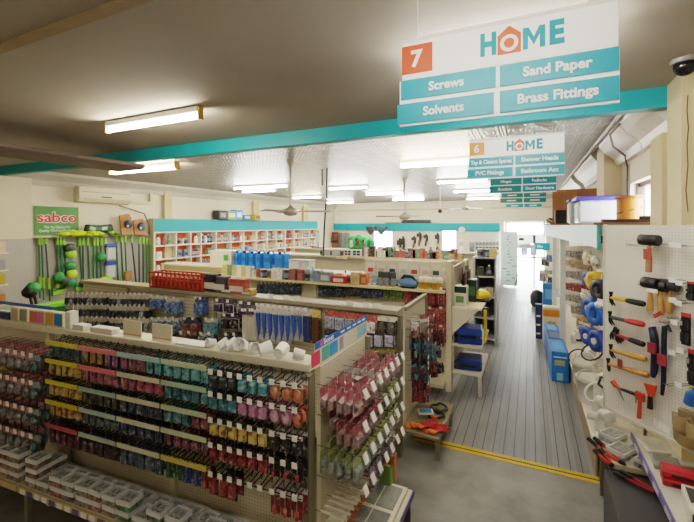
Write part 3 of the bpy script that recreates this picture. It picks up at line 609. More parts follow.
# (header, card, contents, style) choices per bay and row
PK = {
 (0, 0): [('c8c23a', '5f7f86', '40606a')], (0, 1): [('c8c23a', '4a4430', 'c9a51e')], (0, 2): [('d8b81e', '40382a', 'd0a81a')], (0, 3): [('d8b81e', '3a3530', 'c9981a')], (0, 4): [('8a2f35', '3a2c30', '6a3038')],
 (1, 0): [('c9a51e', '3a2c3a', 'b08a1e'), ('7a4a80', '4a2c4e', '8a5a90')], (1, 1): [('c04a5e', '5a2a3a', 'b05a70'), ('8a5a9a', '5a3a5e', 'c06a80')], (1, 2): [('3a3a2c', '2a2a26', '5a5a40')], (1, 3): [('4a5a60', '2c3438', '5a6a70')], (1, 4): [('6a3036', '30282a', '5a3a40')],
 (2, 0): [('b04a66', '6a3a50', 'a05a70'), ('2aa0a6', '1f6a70', '3aa0a8')], (2, 1): [('a03a50', '5a2a3c', 'b04a62')], (2, 2): [('3a4a60', '24303c', '4a5a6a')], (2, 3): [('2c3c50', '202a34', '40506a')], (2, 4): [('4a5a66', '2a3a46', '5a7080')],
 (3, 0): [('2aa6aa', '1f7a80', '50b0b4')], (3, 1): [('2a98a8', '1c6470', '3a8a96')], (3, 2): [('2a98a0', '1c5c66', '3a8890'), ('b03a4a', '601f2c', 'a04a58')], (3, 3): [('9a3a56', '50202e', '8a4a60')], (3, 4): [('d0b83a', '2a6a3a', '2f8a50'), ('d0b83a', '203a80', '2a50b0'), ('d0b83a', '90281e', 'd04a30')],
 (4, 0): [('24282a', '1c2022', '3a4648'), ('2a98a8', '1c6a78', '3a9aa6')], (4, 1): [('2a3a44', '20303a', '2f8a98'), ('c080a0', '7a3a60', 'c070a0')], (4, 2): [('2a2a26', '24241f', 'd8b41c')], (4, 3): [('4a3a50', '2a2630', 'a02c30')], (4, 4): [('2a2422', '201c1a', 'a03428')],
 (5, 0): [('d8cfc4', 'c07a4a', 'd07030')], (5, 1): [('d9b0c4', 'b0708a', 'c88aa8'), ('d8743a', '9a4a20', 'd86a2a')], (5, 2): [('d8d4cc', '26221f', '3a3430')], (5, 3): [('2a2422', '26201e', 'c02a24')], (5, 4): [('c8c4bc', '8a1e1c', 'd02a24')],
}
CN = {'c': 0}
def colname(h):
    r, g, b = [int(h[i:i+2], 16)/255 for i in (0, 2, 4)]
    mx, mn = max(r, g, b), min(r, g, b)
    if mx-mn < .13: return 'white' if mx > .78 else 'grey' if mx > .35 else 'black'
    if r == mx:
        if b > g*1.08 and b > r*.62: return 'pink' if mx > .7 else 'purple'
        if g > r*.8: return 'yellow'
        if g > r*.5: return 'orange' if mx > .65 else 'brown'
        return 'red' if mx > .5 else 'dark red'
    if g == mx: return 'green' if b < g*.9 else 'teal'
    return 'teal' if g > b*.85 else 'blue' if r < b*.72 else 'mauve'
for bi, (x0, x1) in enumerate(bays):
    n = max(3, round((x1-x0)/.083)); st = (x1-x0)/n
    for ri, z in enumerate(ROWZ):
        hl = HL if bi < 4 else HL+.02
        zz = z + (.0 if bi < 4 else -.01)
        b = MB()
        for k in range(n):
            x = x0+st*(k+.5)
            b.tube([(x-.012, G1Y-.002 if ri else G1Y-.065, zz+(.03 if ri else .012)), (x-.012, G1Y-hl, zz+.002)], .0035, 4, cap=False).tube([(x+.012, G1Y-.002 if ri else G1Y-.065, zz), (x+.012, G1Y-hl, zz)], .0035, 4, cap=False)
            if ri in (0, 4) or bi >= 4:
                b.tube([(x-.035, G1Y-.075, zz), (x-.03, G1Y-.09, zz+.03), (x, G1Y-.12, zz+.042), (x+.03, G1Y-.15, zz+.03), (x+.035, G1Y-.17, zz)], .0035, 4, cap=False)
        b.tube([(x0, G1Y-hl, zz), (x1, G1Y-hl, zz)], .0045, 5)
        rk = b.build('wire_rack', BLACK, g1)
        if STRIP[bi][ri]:
            MB().box(x0+.004, x1-.004, G1Y-hl-.012, G1Y-hl-.006, zz-.014, zz+.022).build('label_strip', M(STRIP[bi][ri], .5, 0, .15, 25), rk)
        else:
            for k in range(n):
                x = x0+st*(k+.5)
                MB().box(x-.018, x+.018, G1Y-hl-.012, G1Y-hl-.006, zz-.012, zz+.024).build('price_tag', TAG, rk)
        opts = PK[(bi, ri)]
        for k in range(n):
            x = x0+st*(k+.5)
            o = opts[min(len(opts)-1, int(k*len(opts)/n))]
            style = 'tool' if (bi, ri) in ((3, 4), (5, 4), (5, 3)) else random.choice(['rods', 'bulge', 'rods']) if bi < 4 else ('bag' if (bi, ri) in ((5, 0), (5, 1)) else 'bulge')
            key = (round(st*.86, 3), .118 if ri < 4 else .16, .028, o[0], o[1], o[2], .22, style)
            if (bi, ri) == (4, 4) and k > 2: continue
            depth = [.035] if random.random() < .12 else [.035, .1, .165]
            nm = 'tool_pack' if style == 'tool' else 'fastener_pack'
            lb = '%s topped pack in the %s rack row, %s bay of nearest gondola' % (colname(o[0]), ROWN[ri], BAYN[bi])
            for dd in depth[:2]:
                packet(nm, key, (x+random.uniform(-.004, .004), G1Y-hl+dd, zz-.022), random.uniform(-.06, .06), lb, 'packet', '%s packs, %s row, %s bay' % (colname(o[0]), ROWN[ri], BAYN[bi]))
# left section: pink headed packets on long chrome hooks
for ri, z in enumerate((1.5, 1.27, 1.04, .82)):
    for k in range(9):
        x = bx[0]-.06-.105*(8-k)
        hook(g1, x, G1Y-.001, z, .3)
        c = [('dc8a90', '8a888c', '8a8688'), ('d07880', '807a7e', '7e787c'), ('c46a74', '7a787c', '7c787c')][(k+ri) % 3] if k < 8 else ('8aa0a4', '4a686e', '50747a')
        if ri == 1 and k < 3: c = ('c9b83a', '6a6230', '8a7a30')
        key = (.085, .15, .04, c[0], c[1], c[2], .34, 'bag')
        lb = '%s headed bagged pack, %s hook row, left section of the nearest gondola' % (colname(c[0]), ROWN[ri])
        for dd in (.03, .13, .22):
            packet('fixing_bag', key, (x, G1Y-.3+dd, z-.022), random.uniform(-.05, .05), lb, 'packet', '%s bags, %s row, left section' % (colname(c[0]), ROWN[ri]))
for i in range(6):
    p = (-5.0+.12*(i % 3), G1Y-.14-.11*(i//3), .452)
    tag(MB().box(-.055, .055, -.05, .05, 0, .16).box(-.056, .056, -.052, .052, .11, .161, 1).build('fixing_box', [M('54484c', .5), M('a83a48', .5)], None, p, rz=random.uniform(-.1, .1), bevel=.006), 'dark red topped pack standing on base shelf at the left of the nearest gondola', 'packet', 'red packs standing on the base shelf')
# ------------------------------------------------------------------ low front table with organiser boxes
ft = thing('display_table', 'low cream display table along front of nearest gondola holding organiser boxes', 'table', (0, 0, 0))
FZ = .45
MB().box(-5.2, -3.86, 1.95, 2.325, FZ-.03, FZ).build('table_top', SHELF, ft, bevel=.005)
MB().box(-3.84, -1.45, 1.95, 2.325, FZ-.03, FZ).build('table_top', SHELF, ft, bevel=.005)
MB().box(-5.2, -3.86, 1.932, 1.948, FZ-.045, FZ+.005).box(-3.84, -1.45, 1.932, 1.948, FZ-.045, FZ+.005).build('front_strip', M('b7a678', .5), ft)
for x in (-5.1, -3.8, -2.7, -1.5):
    MB().box(x-.02, x+.02, 1.97, 2.01, 0, FZ-.031).build('leg', OLIVE, ft)
mb = MB()
for k in range(26): mb.box(-3.8+.09*k, -3.74+.09*k, 1.926, 1.931, FZ-.04, FZ-.002, k % 3 == 1)
mb.build('price_strip', [TAG, M('6a5a9a', .5)], ft)
LIDC = clear_mat('organiser_lid', 'cfd2d2', .28, .2)
def organiser(x, y, z, rz, c, label, sx=.145, sy=.2, h=.075):
    t = thing('organiser_box', label, 'box', (x, y, z), rz, None)
    b = MB().box(-sx/2, sx/2, -sy/2, sy/2, 0, h*.55)
    b.build('tray', MP(c), t, bevel=.006)
    b = MB()
    for i in range(1, 3): b.box(-sx/2+sx*i/3-.002, -sx/2+sx*i/3+.002, -sy/2+.004, sy/2-.004, h*.55, h*.8)
    b.box(-sx/2+.004, sx/2-.004, -.002, .002, h*.55, h*.8)
    for i in range(6): b.cbox((-sx/3+sx/3*(i % 3), (-.25+.5*(i//3))*sy, h*.62), (sx*.2, sy*.3, h*.12), 1+i % 2)
    b.build('compartments', [M('c9c9c4', .4), M('7a7a78', .4, .4), M(A(c, .8), .5)], t)
    MB().box(-sx/2+.008, sx/2-.008, -sy/2+.008, sy/2-.008, h*.9, h).build('lid', LIDC, t)
    r_ = MB().box(-sx/2, -sx/2+.012, -sy/2, sy/2, h*.55, h).box(sx/2-.012, sx/2, -sy/2, sy/2, h*.55, h).box(-sx/2+.012, sx/2-.012, -sy/2, -sy/2+.012, h*.55, h).box(-sx/2+.012, sx/2-.012, sy/2-.012, sy/2, h*.55, h)
    r_.build('rim', M('cfd0cc', .35, 0, .1), t)
    return t
ocol = ['9a4a34', '8a8a86', 'a03a30', '9a9a94', '6a8a4a', '8f8f88']
lev = ['bottom', 'second', 'third', 'top']
npl = 0
ORD = ['first', 'second', 'third', 'fourth', 'fifth', 'sixth', 'seventh', 'eighth', 'ninth', 'tenth', 'eleventh', 'twelfth', 'thirteenth', 'fourteenth', 'fifteenth', 'sixteenth', 'seventeenth', 'eighteenth', 'nineteenth', 'twentieth', 'twenty first', 'twenty second']
cols_ = []
for gi, (x, st_) in enumerate([(-4.78, 3), (-4.64, 3), (-4.5, 3), (-4.36, 2), (-4.22, 3), (-4.08, 3), (-3.94, 3), (-3.72, 3), (-3.58, 1), (-3.42, 2), (-3.28, 2), (-3.12, 2), (-2.98, 2), (-2.83, 2), (-2.69, 2), (-2.53, 1), (-2.39, 2), (-2.23, 2), (-2.08, 1), (-1.93, 2), (-1.78, 2), (-1.62, 1)]):
    c = ['8a6a5a', '8a7a68', '9a5a50', '7a7a7c', '8f8a84', '9a5c52', '8a7468'][gi % 7] if gi < 14 else ['6a7a5a', '8a8a86', '668a64', '7a7a76'][gi % 4]
    ylist, stack = (2.02, 2.15), st_
    for yi, y in enumerate(ylist):
        for k in range(stack if yi == 0 else max(1, stack-1)):
            pos = ['front', 'back'][yi]
            organiser(x+random.uniform(-.006, .006), y, FZ+.004+k*.0775, random.uniform(-.05, .05), c,
                      'clear organiser box, %s of the %s stack, %s column from left, front table' % (lev[k] if stack > 1 else 'only one', pos, ORD[gi]), .13, .122)
# ------------------------------------------------------------------ things on the front gondola's top ledge
for i, (u, v, s) in enumerate(((211, 349, .8), (223.5, 350, .9), (232, 346, 1), (241.5, 349, 1.15), (254, 350, 1), (265, 353, 1.1), (281, 356.5, 1.1), (299, 361, .9))):
    p = fr(u, v, G1Y); r = .042*s
    m = Matrix.Translation((p.x, G1Y, 1.666+r*.98)) @ Matrix.Rotation(random.uniform(0, 6.28), 4, 'Z') @ Matrix.Rotation(R(random.choice((90, 80, 65))), 4, 'X')
    tag(MB().lathe([(r*.8, -r), (r, r), (r*.9, r), (r*.7, -r*.7)], n=14, mat=m).build('plastic_cup', M('e9e7e0', .4)), 'white plastic cup lying on the front gondola ledge, %s from the left' % ordn[i], 'cup', 'white cups on the front ledge')
tag(MB().box(-.16, .12, -.05, .05, 0, .012).build('paper_slip', WHITE, None, (fr(196, 350, G1Y).x, G1Y, 1.667)), 'flat white paper lying left of the white cups on the ledge', 'paper')
for i, (u0, u1, v0, v1) in enumerate(((123.5, 141.5, 322, 338), (152.5, 172, 326, 343.5))):
    p, q = fr(u0, v1, G1Y), fr(u1, v0, G1Y)
    t = thing('price_card', 'cream price card standing on the front ledge, %s of two' % ('left', 'right')[i], 'card', ((p.x+q.x)/2, G1Y, 1.666), 0, 'cream cards on the front ledge')
    hw = (q.x-p.x)/2
    MB().box(-hw, hw, -.004, .004, 0.002, max(.13, q.z-1.666)).build('card', M('d9d0b9', .6, 0, .03), t); MB().box(-hw*.9, hw*.9, -.006, -.0045, .012, .017).build('red_line', M('b0523a', .5), t)
for i, (u, c, lb) in enumerate(((72, 'd9d6cc', 'narrow white box standing on the front ledge, right of the coloured leaflets'), (82, 'd5d2c8', 'low white tray on the front ledge'), (100, 'd8d4ca', 'second low white tray on the front ledge'), (110, 'dcd8d0', 'third low white tray on the front ledge'))):
    p = fr(u, 335, G1Y); hh = .15 if i == 0 else .045
    tag(MB().box(-.03 if i == 0 else -.07, .03 if i == 0 else .07, -.04, .04, 0, hh).box(-.02, .02, -.03, .03, hh, hh+.004).build('card_box', M(c, .5), None, (p.x, G1Y, 1.666), bevel=.004), lb, 'box')
for i, (u, c, n_) in enumerate(((17, 'bcae92', 'tan'), (26, '98a28a', 'grey green'), (36, 'd2705c', 'coral'), (43, 'd07aa2', 'pink'), (52, 'd8a24a', 'amber'), (61, '3a86c2', 'blue'))):
    p = fr(u, 330, G1Y)
    t = thing('leaflet_pack', '%s leaflet pack standing at the left of front ledge' % n_, 'leaflets', (p.x, G1Y, 1.666), 0, 'leaflet packs on the front ledge')
    MB().box(-.06, .06, -.025, .025, 0, .13).build('pack', M('d5ccb6', .5), t, bevel=.004); MB().box(-.052, .052, -.027, -.0255, .01, .115).build('cover', M(c, .5, 0, .3, 30), t)
tag(MB().box(-5.0, -4.1, -.004, .004, 0, .03).build('blue_header', M('3560a6', .5), None, (0, G1Y+.05, 1.79)), 'blue header strip above the leaflets at left of the front ledge', 'strip')
for i, (u, v) in enumerate(((3, 313), (9, 312))):
    p = fr(u, v+4, G1Y)
    tag(MB().box(-.06, .06, -.03, .03, 0, .06).box(-.05, .05, -.02, .02, .06, .075, 1).build('packet_box', [M('2a3c66', .5), M('d2d6da', .5)], None, (p.x, G1Y, 1.666), bevel=.005), 'dark blue box at the far left of the front ledge, %s' % ('leftmost', 'next to the leaflets')[i], 'box')
Mrot = Matrix.Translation(PIV) @ Matrix.Rotation(ROT, 4, 'Z') @ Matrix.Translation(-PIV)
for o in list(bpy.data.objects):
    if o not in before and o.parent is None:
        o.location = Mrot @ o.location; o.rotation_euler.z += ROT
# ------------------------------------------------------------------ end display (faces the aisle), red and green packs
EX = -1.34
e1 = thing('end_display', 'end display panel facing the aisle with rows of red and green packs', 'display', (0, 0, 0))
MB().box(EX-.03, EX, 2.42, 3.3, .1, 1.6).build('back_panel', PEGY, e1)
MB().box(EX-.03, EX+.03, 3.24, 3.3, 0, 1.6).build('upright', OLIVE, e1)
MB().box(EX-.03, EX+.48, 2.3, 3.1, .41, .45).build('base_shelf', SHELF, e1, bevel=.006)
MB().box(EX+.482, EX+.49, 2.3, 3.1, .405, .455).build('shelf_edge', M('5a5288', .5), e1)
MB().box(EX-.03, EX+.46, 3.08, 3.1, .0, .409).box(EX+.4, EX+.44, 2.34, 2.38, 0, .409).build('support', M('4b463c', .6), e1)
m = None
hb = MB().box(EX-.012, EX-.006, G1Y+.02, 3.3, 1.6, 1.77)
hd = hb.build('header_board', M('d9cfb9', .5, 0, .03), e1)
MB().box(EX-.006, EX-.003, G1Y+.02, 3.3, 1.735, 1.785).build('blue_band', M('2a68b8', .5), hd)
for y0, y1, c in ((2.3, 2.42, 'd8405c'), (2.45, 2.56, '5aa89a'), (2.57, 2.7, '3a9ad0'), (2.74, 2.8, '9a8aa0'), (3.08, 3.28, '8fc0d0')):
    MB().box(EX-.0055, EX-.003, y0, y1, 1.625, 1.72).build('picture_panel', M(c, .5, 0, .25, 30), hd)
MB().box(EX-.0029, EX-.002, 2.42, 2.46, 1.745, 1.775).build('logo_mark', M('d85aa0', .5), hd)
text('Scott', .05, LETW, hd, (EX-.002, 2.55, 1.76), R(90), .02, width=.16)
for y in (2.75, 2.87, 2.98, 3.08, 3.18): MB().box(EX-.0029, EX-.002, y, y+.07, 1.753, 1.767).build('lettering', LETW, hd)
_bt = MB().box(-.026, .026, -.374, -.366, -.03, .03, 0, Matrix.Translation((0, -.37, 0)) @ Matrix.Rotation(R(-22), 4, 'X') @ Matrix.Translation((0, .37, 0))).mesh('price_tag', TAG)
def BIGTAG(h): put('price_tag', _bt, h)
EROW = [1.5, 1.29, 1.08, .87]
for ri, z in enumerate(EROW):
    for k in range(7):
        y = 2.36+.135*k
        L = .36
        hk_ = hook(e1, EX+.001, y, z, L, R(90), False)
        BIGTAG(hk_)
        if ri == 3 and k not in (2, 3, 5): continue
        if ri == 0: c = ('c4525a', 'a89c98', 'a07478')
        elif ri == 1: c = ('bc444e', 'a0948e', '96686c') if k < 5 else ('a6ae4a', '8a8c5e', '90905e')
        elif ri == 2: c = ('a8b43c', '8a9484', '8a948a') if k < 5 else ('a0a64a', '84866a', '8a8a72')
        else: c = ('8a7094', '74687a', '6a6270')
        if (ri, k) in ((0, 3), (1, 4)): c = ('b9b0a8', 'a89a94', '8a7a78')
        key = (.11, .15, .03, c[0], c[1], c[2], .42, 'bulge')
        seg = 'near' if k < 3 else 'middle' if k < 5 else 'far'
        lb = '%s headed pack on the %s hook row of end display, %s part' % (colname(c[0]), ROWN[ri], seg)
        for q in range(5):
            if random.random() < .08: continue
            packet('hanging_pack', key, (EX+.06+.062*q, y, z-.022), R(90)+random.uniform(-.08, .08), lb, 'packet', '%s packs, %s row, %s end display' % (colname(c[0]), ROWN[ri], seg))
# bottom of the end display
t = thing('folded_catalogue', 'grey printed sheet lying in tray at the bottom of the end display', 'paper', (EX+.28, 2.72, .452), 0)
MB().box(-.17, .17, -.3, .34, 0, .035).build('tray', M('d8cfb8', .5), t, bevel=.006); MB().box(-.14, -.005, -.26, .0, .036, .04).box(.005, .14, -.26, .0, .036, .04).box(-.14, -.005, .04, .3, .036, .04).box(.005, .14, .04, .3, .036, .04).build('print', M('7d8078', .5, 0, .5, 60), t)
for k in range(12):
    y = 2.32+.055*k
    tag(MB().box(-.11, .11, -.006, .006, 0, .012).box(.09, .12, -.012, .012, -.004, .016, 1).build('paint_stick', [M('c9bfae', .5), M('8a4a24', .5)], None, (EX+.17, y, .66), rz=0), 'pale stick with brown tip in the row at the foot of the end display', 'stick', 'paint sticks on the end display')
    if k % 3 == 0: hook(e1, EX+.001, y+.02, .645, .3, R(90), False)
for i, y in enumerate((2.95, 3.05)):
    tag(MB().box(-.05, .05, -.035, .035, 0, .17+.06*i).box(-.04, .04, -.02, .02, .17+.06*i, .18+.06*i, 1).build('carton_pack', [M('b0703a' if i else '6a8a3a', .5), CARTON], None, (EX+.27, y+.09, .452), bevel=.004), ('green low pack', 'orange brown taller pack')[i]+' standing at the far end of the end display base', 'pack')
# ------------------------------------------------------------------ second gondola row
G2Y = 4.25
g2 = thing('gondola_shelving', 'second cream gondola behind the nearest one, with blue files and red drill packs', 'shelving', (0, 0, 0))
MB().box(-7.1, EX-.03, G2Y, G2Y+.03, .08, 1.58).build('back_panel', peg_mat('slat_panel', 'c8bfa6', ('X', 'Z'), .05, .09, .6, True), g2)
MB().box(-7.1, EX, G2Y-.06, G2Y+.2, 1.585, 1.64).build('top_ledge', M('8e8772', .5), g2, bevel=.006)
MB().box(-7.1, EX-.03, G2Y-.4, G2Y-.001, .2, .25).build('base_shelf', SHELF, g2)
MB().box(EX-.03, EX+.03, G2Y-.045, G2Y+.045, 0, 1.584).build('upright', OLIVE, g2)
for x in (-5.9, -4.05, -2.35): MB().box(x-.02, x+.02, G2Y-.03, G2Y, .25, 1.58).build('upright', M('8e8772', .5), g2)
nhk = [0]
def row2(u0, u1, v, n, L, key, name, cat, label, group, tagged=True, depth=2, par=None, y=None, first=None):
    yy = y or G2Y; p, q = at_y(u0, v, yy-.15), at_y(u1, v, yy-.15)
    for k in range(n):
        f = (k+.5)/n; x = p.x+(q.x-p.x)*f; z = p.z+(q.z-p.z)*f
        z = min(z, (1.56 if yy < 5 else 9))
        nhk[0] += 1
        if par is not None and nhk[0] < 96: hook(par, x, yy-.001, z+.02, L, 0, tagged)
        kk = key(k) if callable(key) else key
        for d in range(depth):
            packet(name, kk, (x, yy-L+.03+d*.07, z), random.uniform(-.06, .06), label(k) if callable(label) else label, cat, group(k) if callable(group) else group)
# chrome and blue packs, left part, three rows
cb = [('d8d2c6', '3c4660', '2a3a5c'), ('d6d0c2', '6a7484', '50586a'), ('cfc8b8', '2a3656', '24304c'), ('d8d4cc', '7a8a9c', 'a2acb6')]
for ri, v in enumerate((294, 305.5, 318)):
    for j, (u0, u1) in enumerate(((66, 108), (110, 150))):
        row2(u0, u1, v + j*1.0, 9, .2, lambda k: (.085, .2, .035, *cb[(k*3+ri+j) % 4 if (k % 3) else 0], .4, 'bag' if k % 2 else 'rods'), 'hinge_pack', 'packet',
             lambda k: '%s hardware pack with white header, %s row, %s left part of second gondola' % (colname(cb[(k*3+ri+j) % 4 if (k % 3) else 0][1]), ROWN[ri], ('far', 'nearer')[j]),
             lambda k: '%s hardware packs, %s row, %s left' % (colname(cb[(k*3+ri+j) % 4 if (k % 3) else 0][1]), ROWN[ri], ('far', 'nearer')[j]), par=g2)
W_ = 'd8d2c6'
for (u0, u1, v, n, c, w_, h, nm, lb) in [(152, 164, 297, 2, ('d8d2c6', '2f5aa0', '3a70b8'), .12, .2, 'hardware_pack', 'bright blue pack with white header below the red rack, second gondola'),
        (166, 181, 299, 2, ('c9c4b8', '3a6aa8', '4a80b8'), .13, .24, 'hardware_pack', 'blue shaped pack under the right half of the red rack'),
        (196, 206, 298, 2, ('1f4a8c', '2458a4', '2a66b8'), .085, .24, 'hardware_pack', 'deep blue upright pack right of the red rack'),
        (215, 236, 299.5, 2, ('54306a', 'd8d4d8', '3a2450'), .15, .17, 'hardware_pack', 'purple and white pack at top of the second gondola, middle'),
        (240, 256, 302, 2, ('3a3a50', '8a8f98', '54306a'), .13, .16, 'hardware_pack', 'grey purple pack above the white long packs'),
        (152, 180, 319, 4, ('cfd2d6', '5a88b8', '6a8aa8'), .11, .22, 'castor_pack', 'pale blue pack in the lower row left of centre, second gondola'),
        (184, 200, 319.5, 2, ('1d3e74', '4a3a3a', '8a4a40'), .12, .26, 'castor_pack', 'navy headed pack with reddish contents, lower row, second gondola'),
        (206, 219, 320, 2, ('b9c4c8', '3a8aa4', '4a98b0'), .12, .2, 'castor_pack', 'teal blue clam pack low in the middle of second gondola'),
        (223, 240, 316, 2, ('4a2a60', 'b9b4bc', '24202c'), .16, .2, 'castor_pack', 'purple arched pack with white tags, middle of second gondola'),
        (225, 241, 335, 2, ('4a2a60', '2c2430', '1f1b26'), .16, .16, 'castor_pack', 'purple arched pack, lower one, just above the white cups'),
        (160, 176, 331, 2, ('c9ccd0', '8a4a4a', '6a5a60'), .13, .2, 'castor_pack', 'pinkish clam pack just above the front ledge, left of the white cups'),
        (180, 196, 333, 2, ('c0c4c8', '9a5a5a', '4a4a50'), .12, .2, 'castor_pack', 'reddish pack just above the front ledge beside the right cream card'),
        (200, 216, 334, 2, ('bcc4cc', '3a5a8a', '50789a'), .12, .18, 'castor_pack', 'blue grey pack just above the front ledge near the leftmost cups')]:
    row2(u0, u1, v, n, .2, (w_, h, .045, *c, .25, 'bag' if n == 4 else 'bulge'), nm, 'packet', lb, lb+'s', par=g2)
row2(244, 257, 311, 4, .2, (.075, .4, .02, 'e0dcd2', 'd8d4ca', 'cfcac0', .1, 'rods'), 'white_strip_pack', 'packet', 'tall white strip pack hanging left of the blue files', 'tall white strip packs', par=g2, depth=1)
row2(257, 304, 305, 8, .2, lambda k: (.085, .46 if k < 6 else .4, .03, 'd8d4d0', 'b4b2b4', '2f5cb0', .2, 'blade'), 'file_pack', 'file', 'long blue file pack with white header on the second gondola', 'long blue file packs', par=g2, depth=2)
row2(304, 312, 306, 1, .2, (.1, .4, .03, 'cfcac4', '46404e', '3a4a80', .2, 'rods'), 'file_pack', 'file', 'dark long file pack at the right end of the blue files', 'dark long file packs', par=g2, depth=2)
row2(312, 322, 305, 1, .2, (.12, .4, .03, 'e0b822', '3a3228', '6a4a2a', .22, 'rods'), 'chisel_pack', 'packet', 'yellow headed long pack between the blue files and red packs', 'yellow headed long packs', par=g2, depth=1)
row2(325, 356, 310, 3, .2, (.115, .2, .03, 'b83a2c', 'd8d6d8', '8f9ab4', .3, 'bulge'), 'drill_pack', 'packet', 'red and white carded pack, top row right part of the second gondola', 'red and white carded packs', par=g2)
row2(356, 377, 311, 2, .2, (.115, .2, .03, 'c03024', 'c03a2e', 'e4dcd4', .3, 'bulge'), 'drill_pack', 'packet', 'all red carded pack right of the red and white ones', 'all red carded packs', par=g2)
row2(378, 396, 312, 2, .2, (.1, .19, .03, 'd0ccc0', '35332c', '57584a', .22, 'bag'), 'drill_pack', 'packet', 'black round pack at the right end of the top row, second gondola', 'black round packs', par=g2)
row2(325, 362, 331, 4, .2, (.115, .2, .03, '4a2c50', '2c2438', 'b8b8c8', .3, 'bulge'), 'blade_pack', 'packet', 'dark purple pack in the second row behind the blue header band', 'dark purple packs', par=g2)
row2(364, 395, 331, 3, .2, (.12, .2, .03, '4a2a3c', '2a2448', 'a8a8c0', .28, 'bulge'), 'blade_pack', 'packet', 'navy purple pack in the second row beside olive upright', 'navy purple packs', par=g2)
row2(364, 395, 350, 3, .2, (.12, .18, .03, 'a0862a', '50442a', '6a5a30', .28, 'bulge'), 'blade_pack', 'packet', 'olive yellow pack in third row beside olive upright', 'olive yellow packs', par=g2)
row2(340, 392, 368, 4, .2, (.13, .17, .03, '3a2a4c', '2c2840', '9a98a8', .25, 'bulge'), 'blade_pack', 'packet', 'dark purple pack in the fourth row of the second gondola, seen past the end display', 'dark purple packs, fourth row', par=g2)
row2(345, 393, 386, 4, .2, (.13, .17, .03, 'a09a3a', '6a6a3a', '8a8450', .25, 'bulge'), 'blade_pack', 'packet', 'olive green pack in the fifth row of the second gondola, seen past the end display', 'olive green packs, fifth row', par=g2)
row2(350, 393, 404, 4, .2, (.13, .17, .03, '6a6a72', '3a3a44', '5a5a66', .25, 'bag'), 'blade_pack', 'packet', 'grey dark pack in the sixth row of the second gondola, seen past the end display', 'grey dark packs, sixth row', par=g2)
# red rack and small goods standing on the second gondola's ledge
p, q = at_y(153, 289, G2Y), at_y(205.5, 276, G2Y)
t = thing('red_basket', 'long red wire basket on the second gondola ledge, left part', 'basket', ((p.x+q.x)/2, G2Y+.06, 1.641))
hw = (q.x-p.x)/2; mb = MB(); RED = M('b8402c', .45)
for z in (.01, .13, .23): mb.box(-hw, hw, -.12, -.105, z-.01, z+.012).box(-hw, hw, .105, .12, z-.01, z+.012)
for k in range(13):
    x = -hw+hw*2*k/12; mb.box(x-.012, x+.012, -.12, -.105, 0, .24).box(x-.012, x+.012, .105, .12, 0, .24)
for s in (-hw, hw): mb.box(s-.012, s+.012, -.12, .12, .21, .24).box(s-.012, s+.012, -.12, .12, 0, .02)
mb.box(-hw, hw, -.12, .12, 0, .012).build('frame', RED, t)
MB().box(-hw*.97, hw*.97, -.09, .09, .013, .17).build('contents', M('8a3a2c', .6, 0, .5, 12), t)
for i, (u, v, w_, h, c, lb) in enumerate([(211, 288, .3, .3, '2e2c38', 'dark pack right of the red wire basket'), (222, 290, .24, .27, '4a4450', 'black and grey pack second from the red wire basket'), (229, 291, .2, .12, '3a3440', 'low dark pack left of the red brown packs'), (239, 290.5, .3, .25, '9a4a3c', 'red brown group pack on second gondola ledge, middle'), (249, 292, .18, .1, 'b08a3a', 'yellow tan low pack on the second gondola ledge')]):
    p = at_y(u, v, G2Y+.05)
    t = thing('goods_pack', lb, 'pack', (p.x, G2Y+.05, 1.641)); b = MB().box(-w_/2, w_/2, -.06, .06, 0, h*.85)
    b.build('pack', M(c, .5, 0, .5, 25), t, bevel=.008); MB().box(-w_*.4, w_*.4, -.063, -.0605, h*.15, h*.45).build('label_card', M('c9c2ba', .5, 0, .2), t)
# white price cards standing along the ledge
for i, u in enumerate((270, 285, 296, 349, 366, 377)):
    p = at_y(u, 300, G2Y-.04)
    tag(MB().box(-.045, .045, -.002, .002, 0, .055).box(-.035, .035, .002, .02, 0, .004).build('ledge_card', TAG, None, (p.x, G2Y-.02, 1.6405)), 'small white card standing on the second gondola ledge, %s from the left' % ordn[i], 'card', 'white cards on the second ledge')
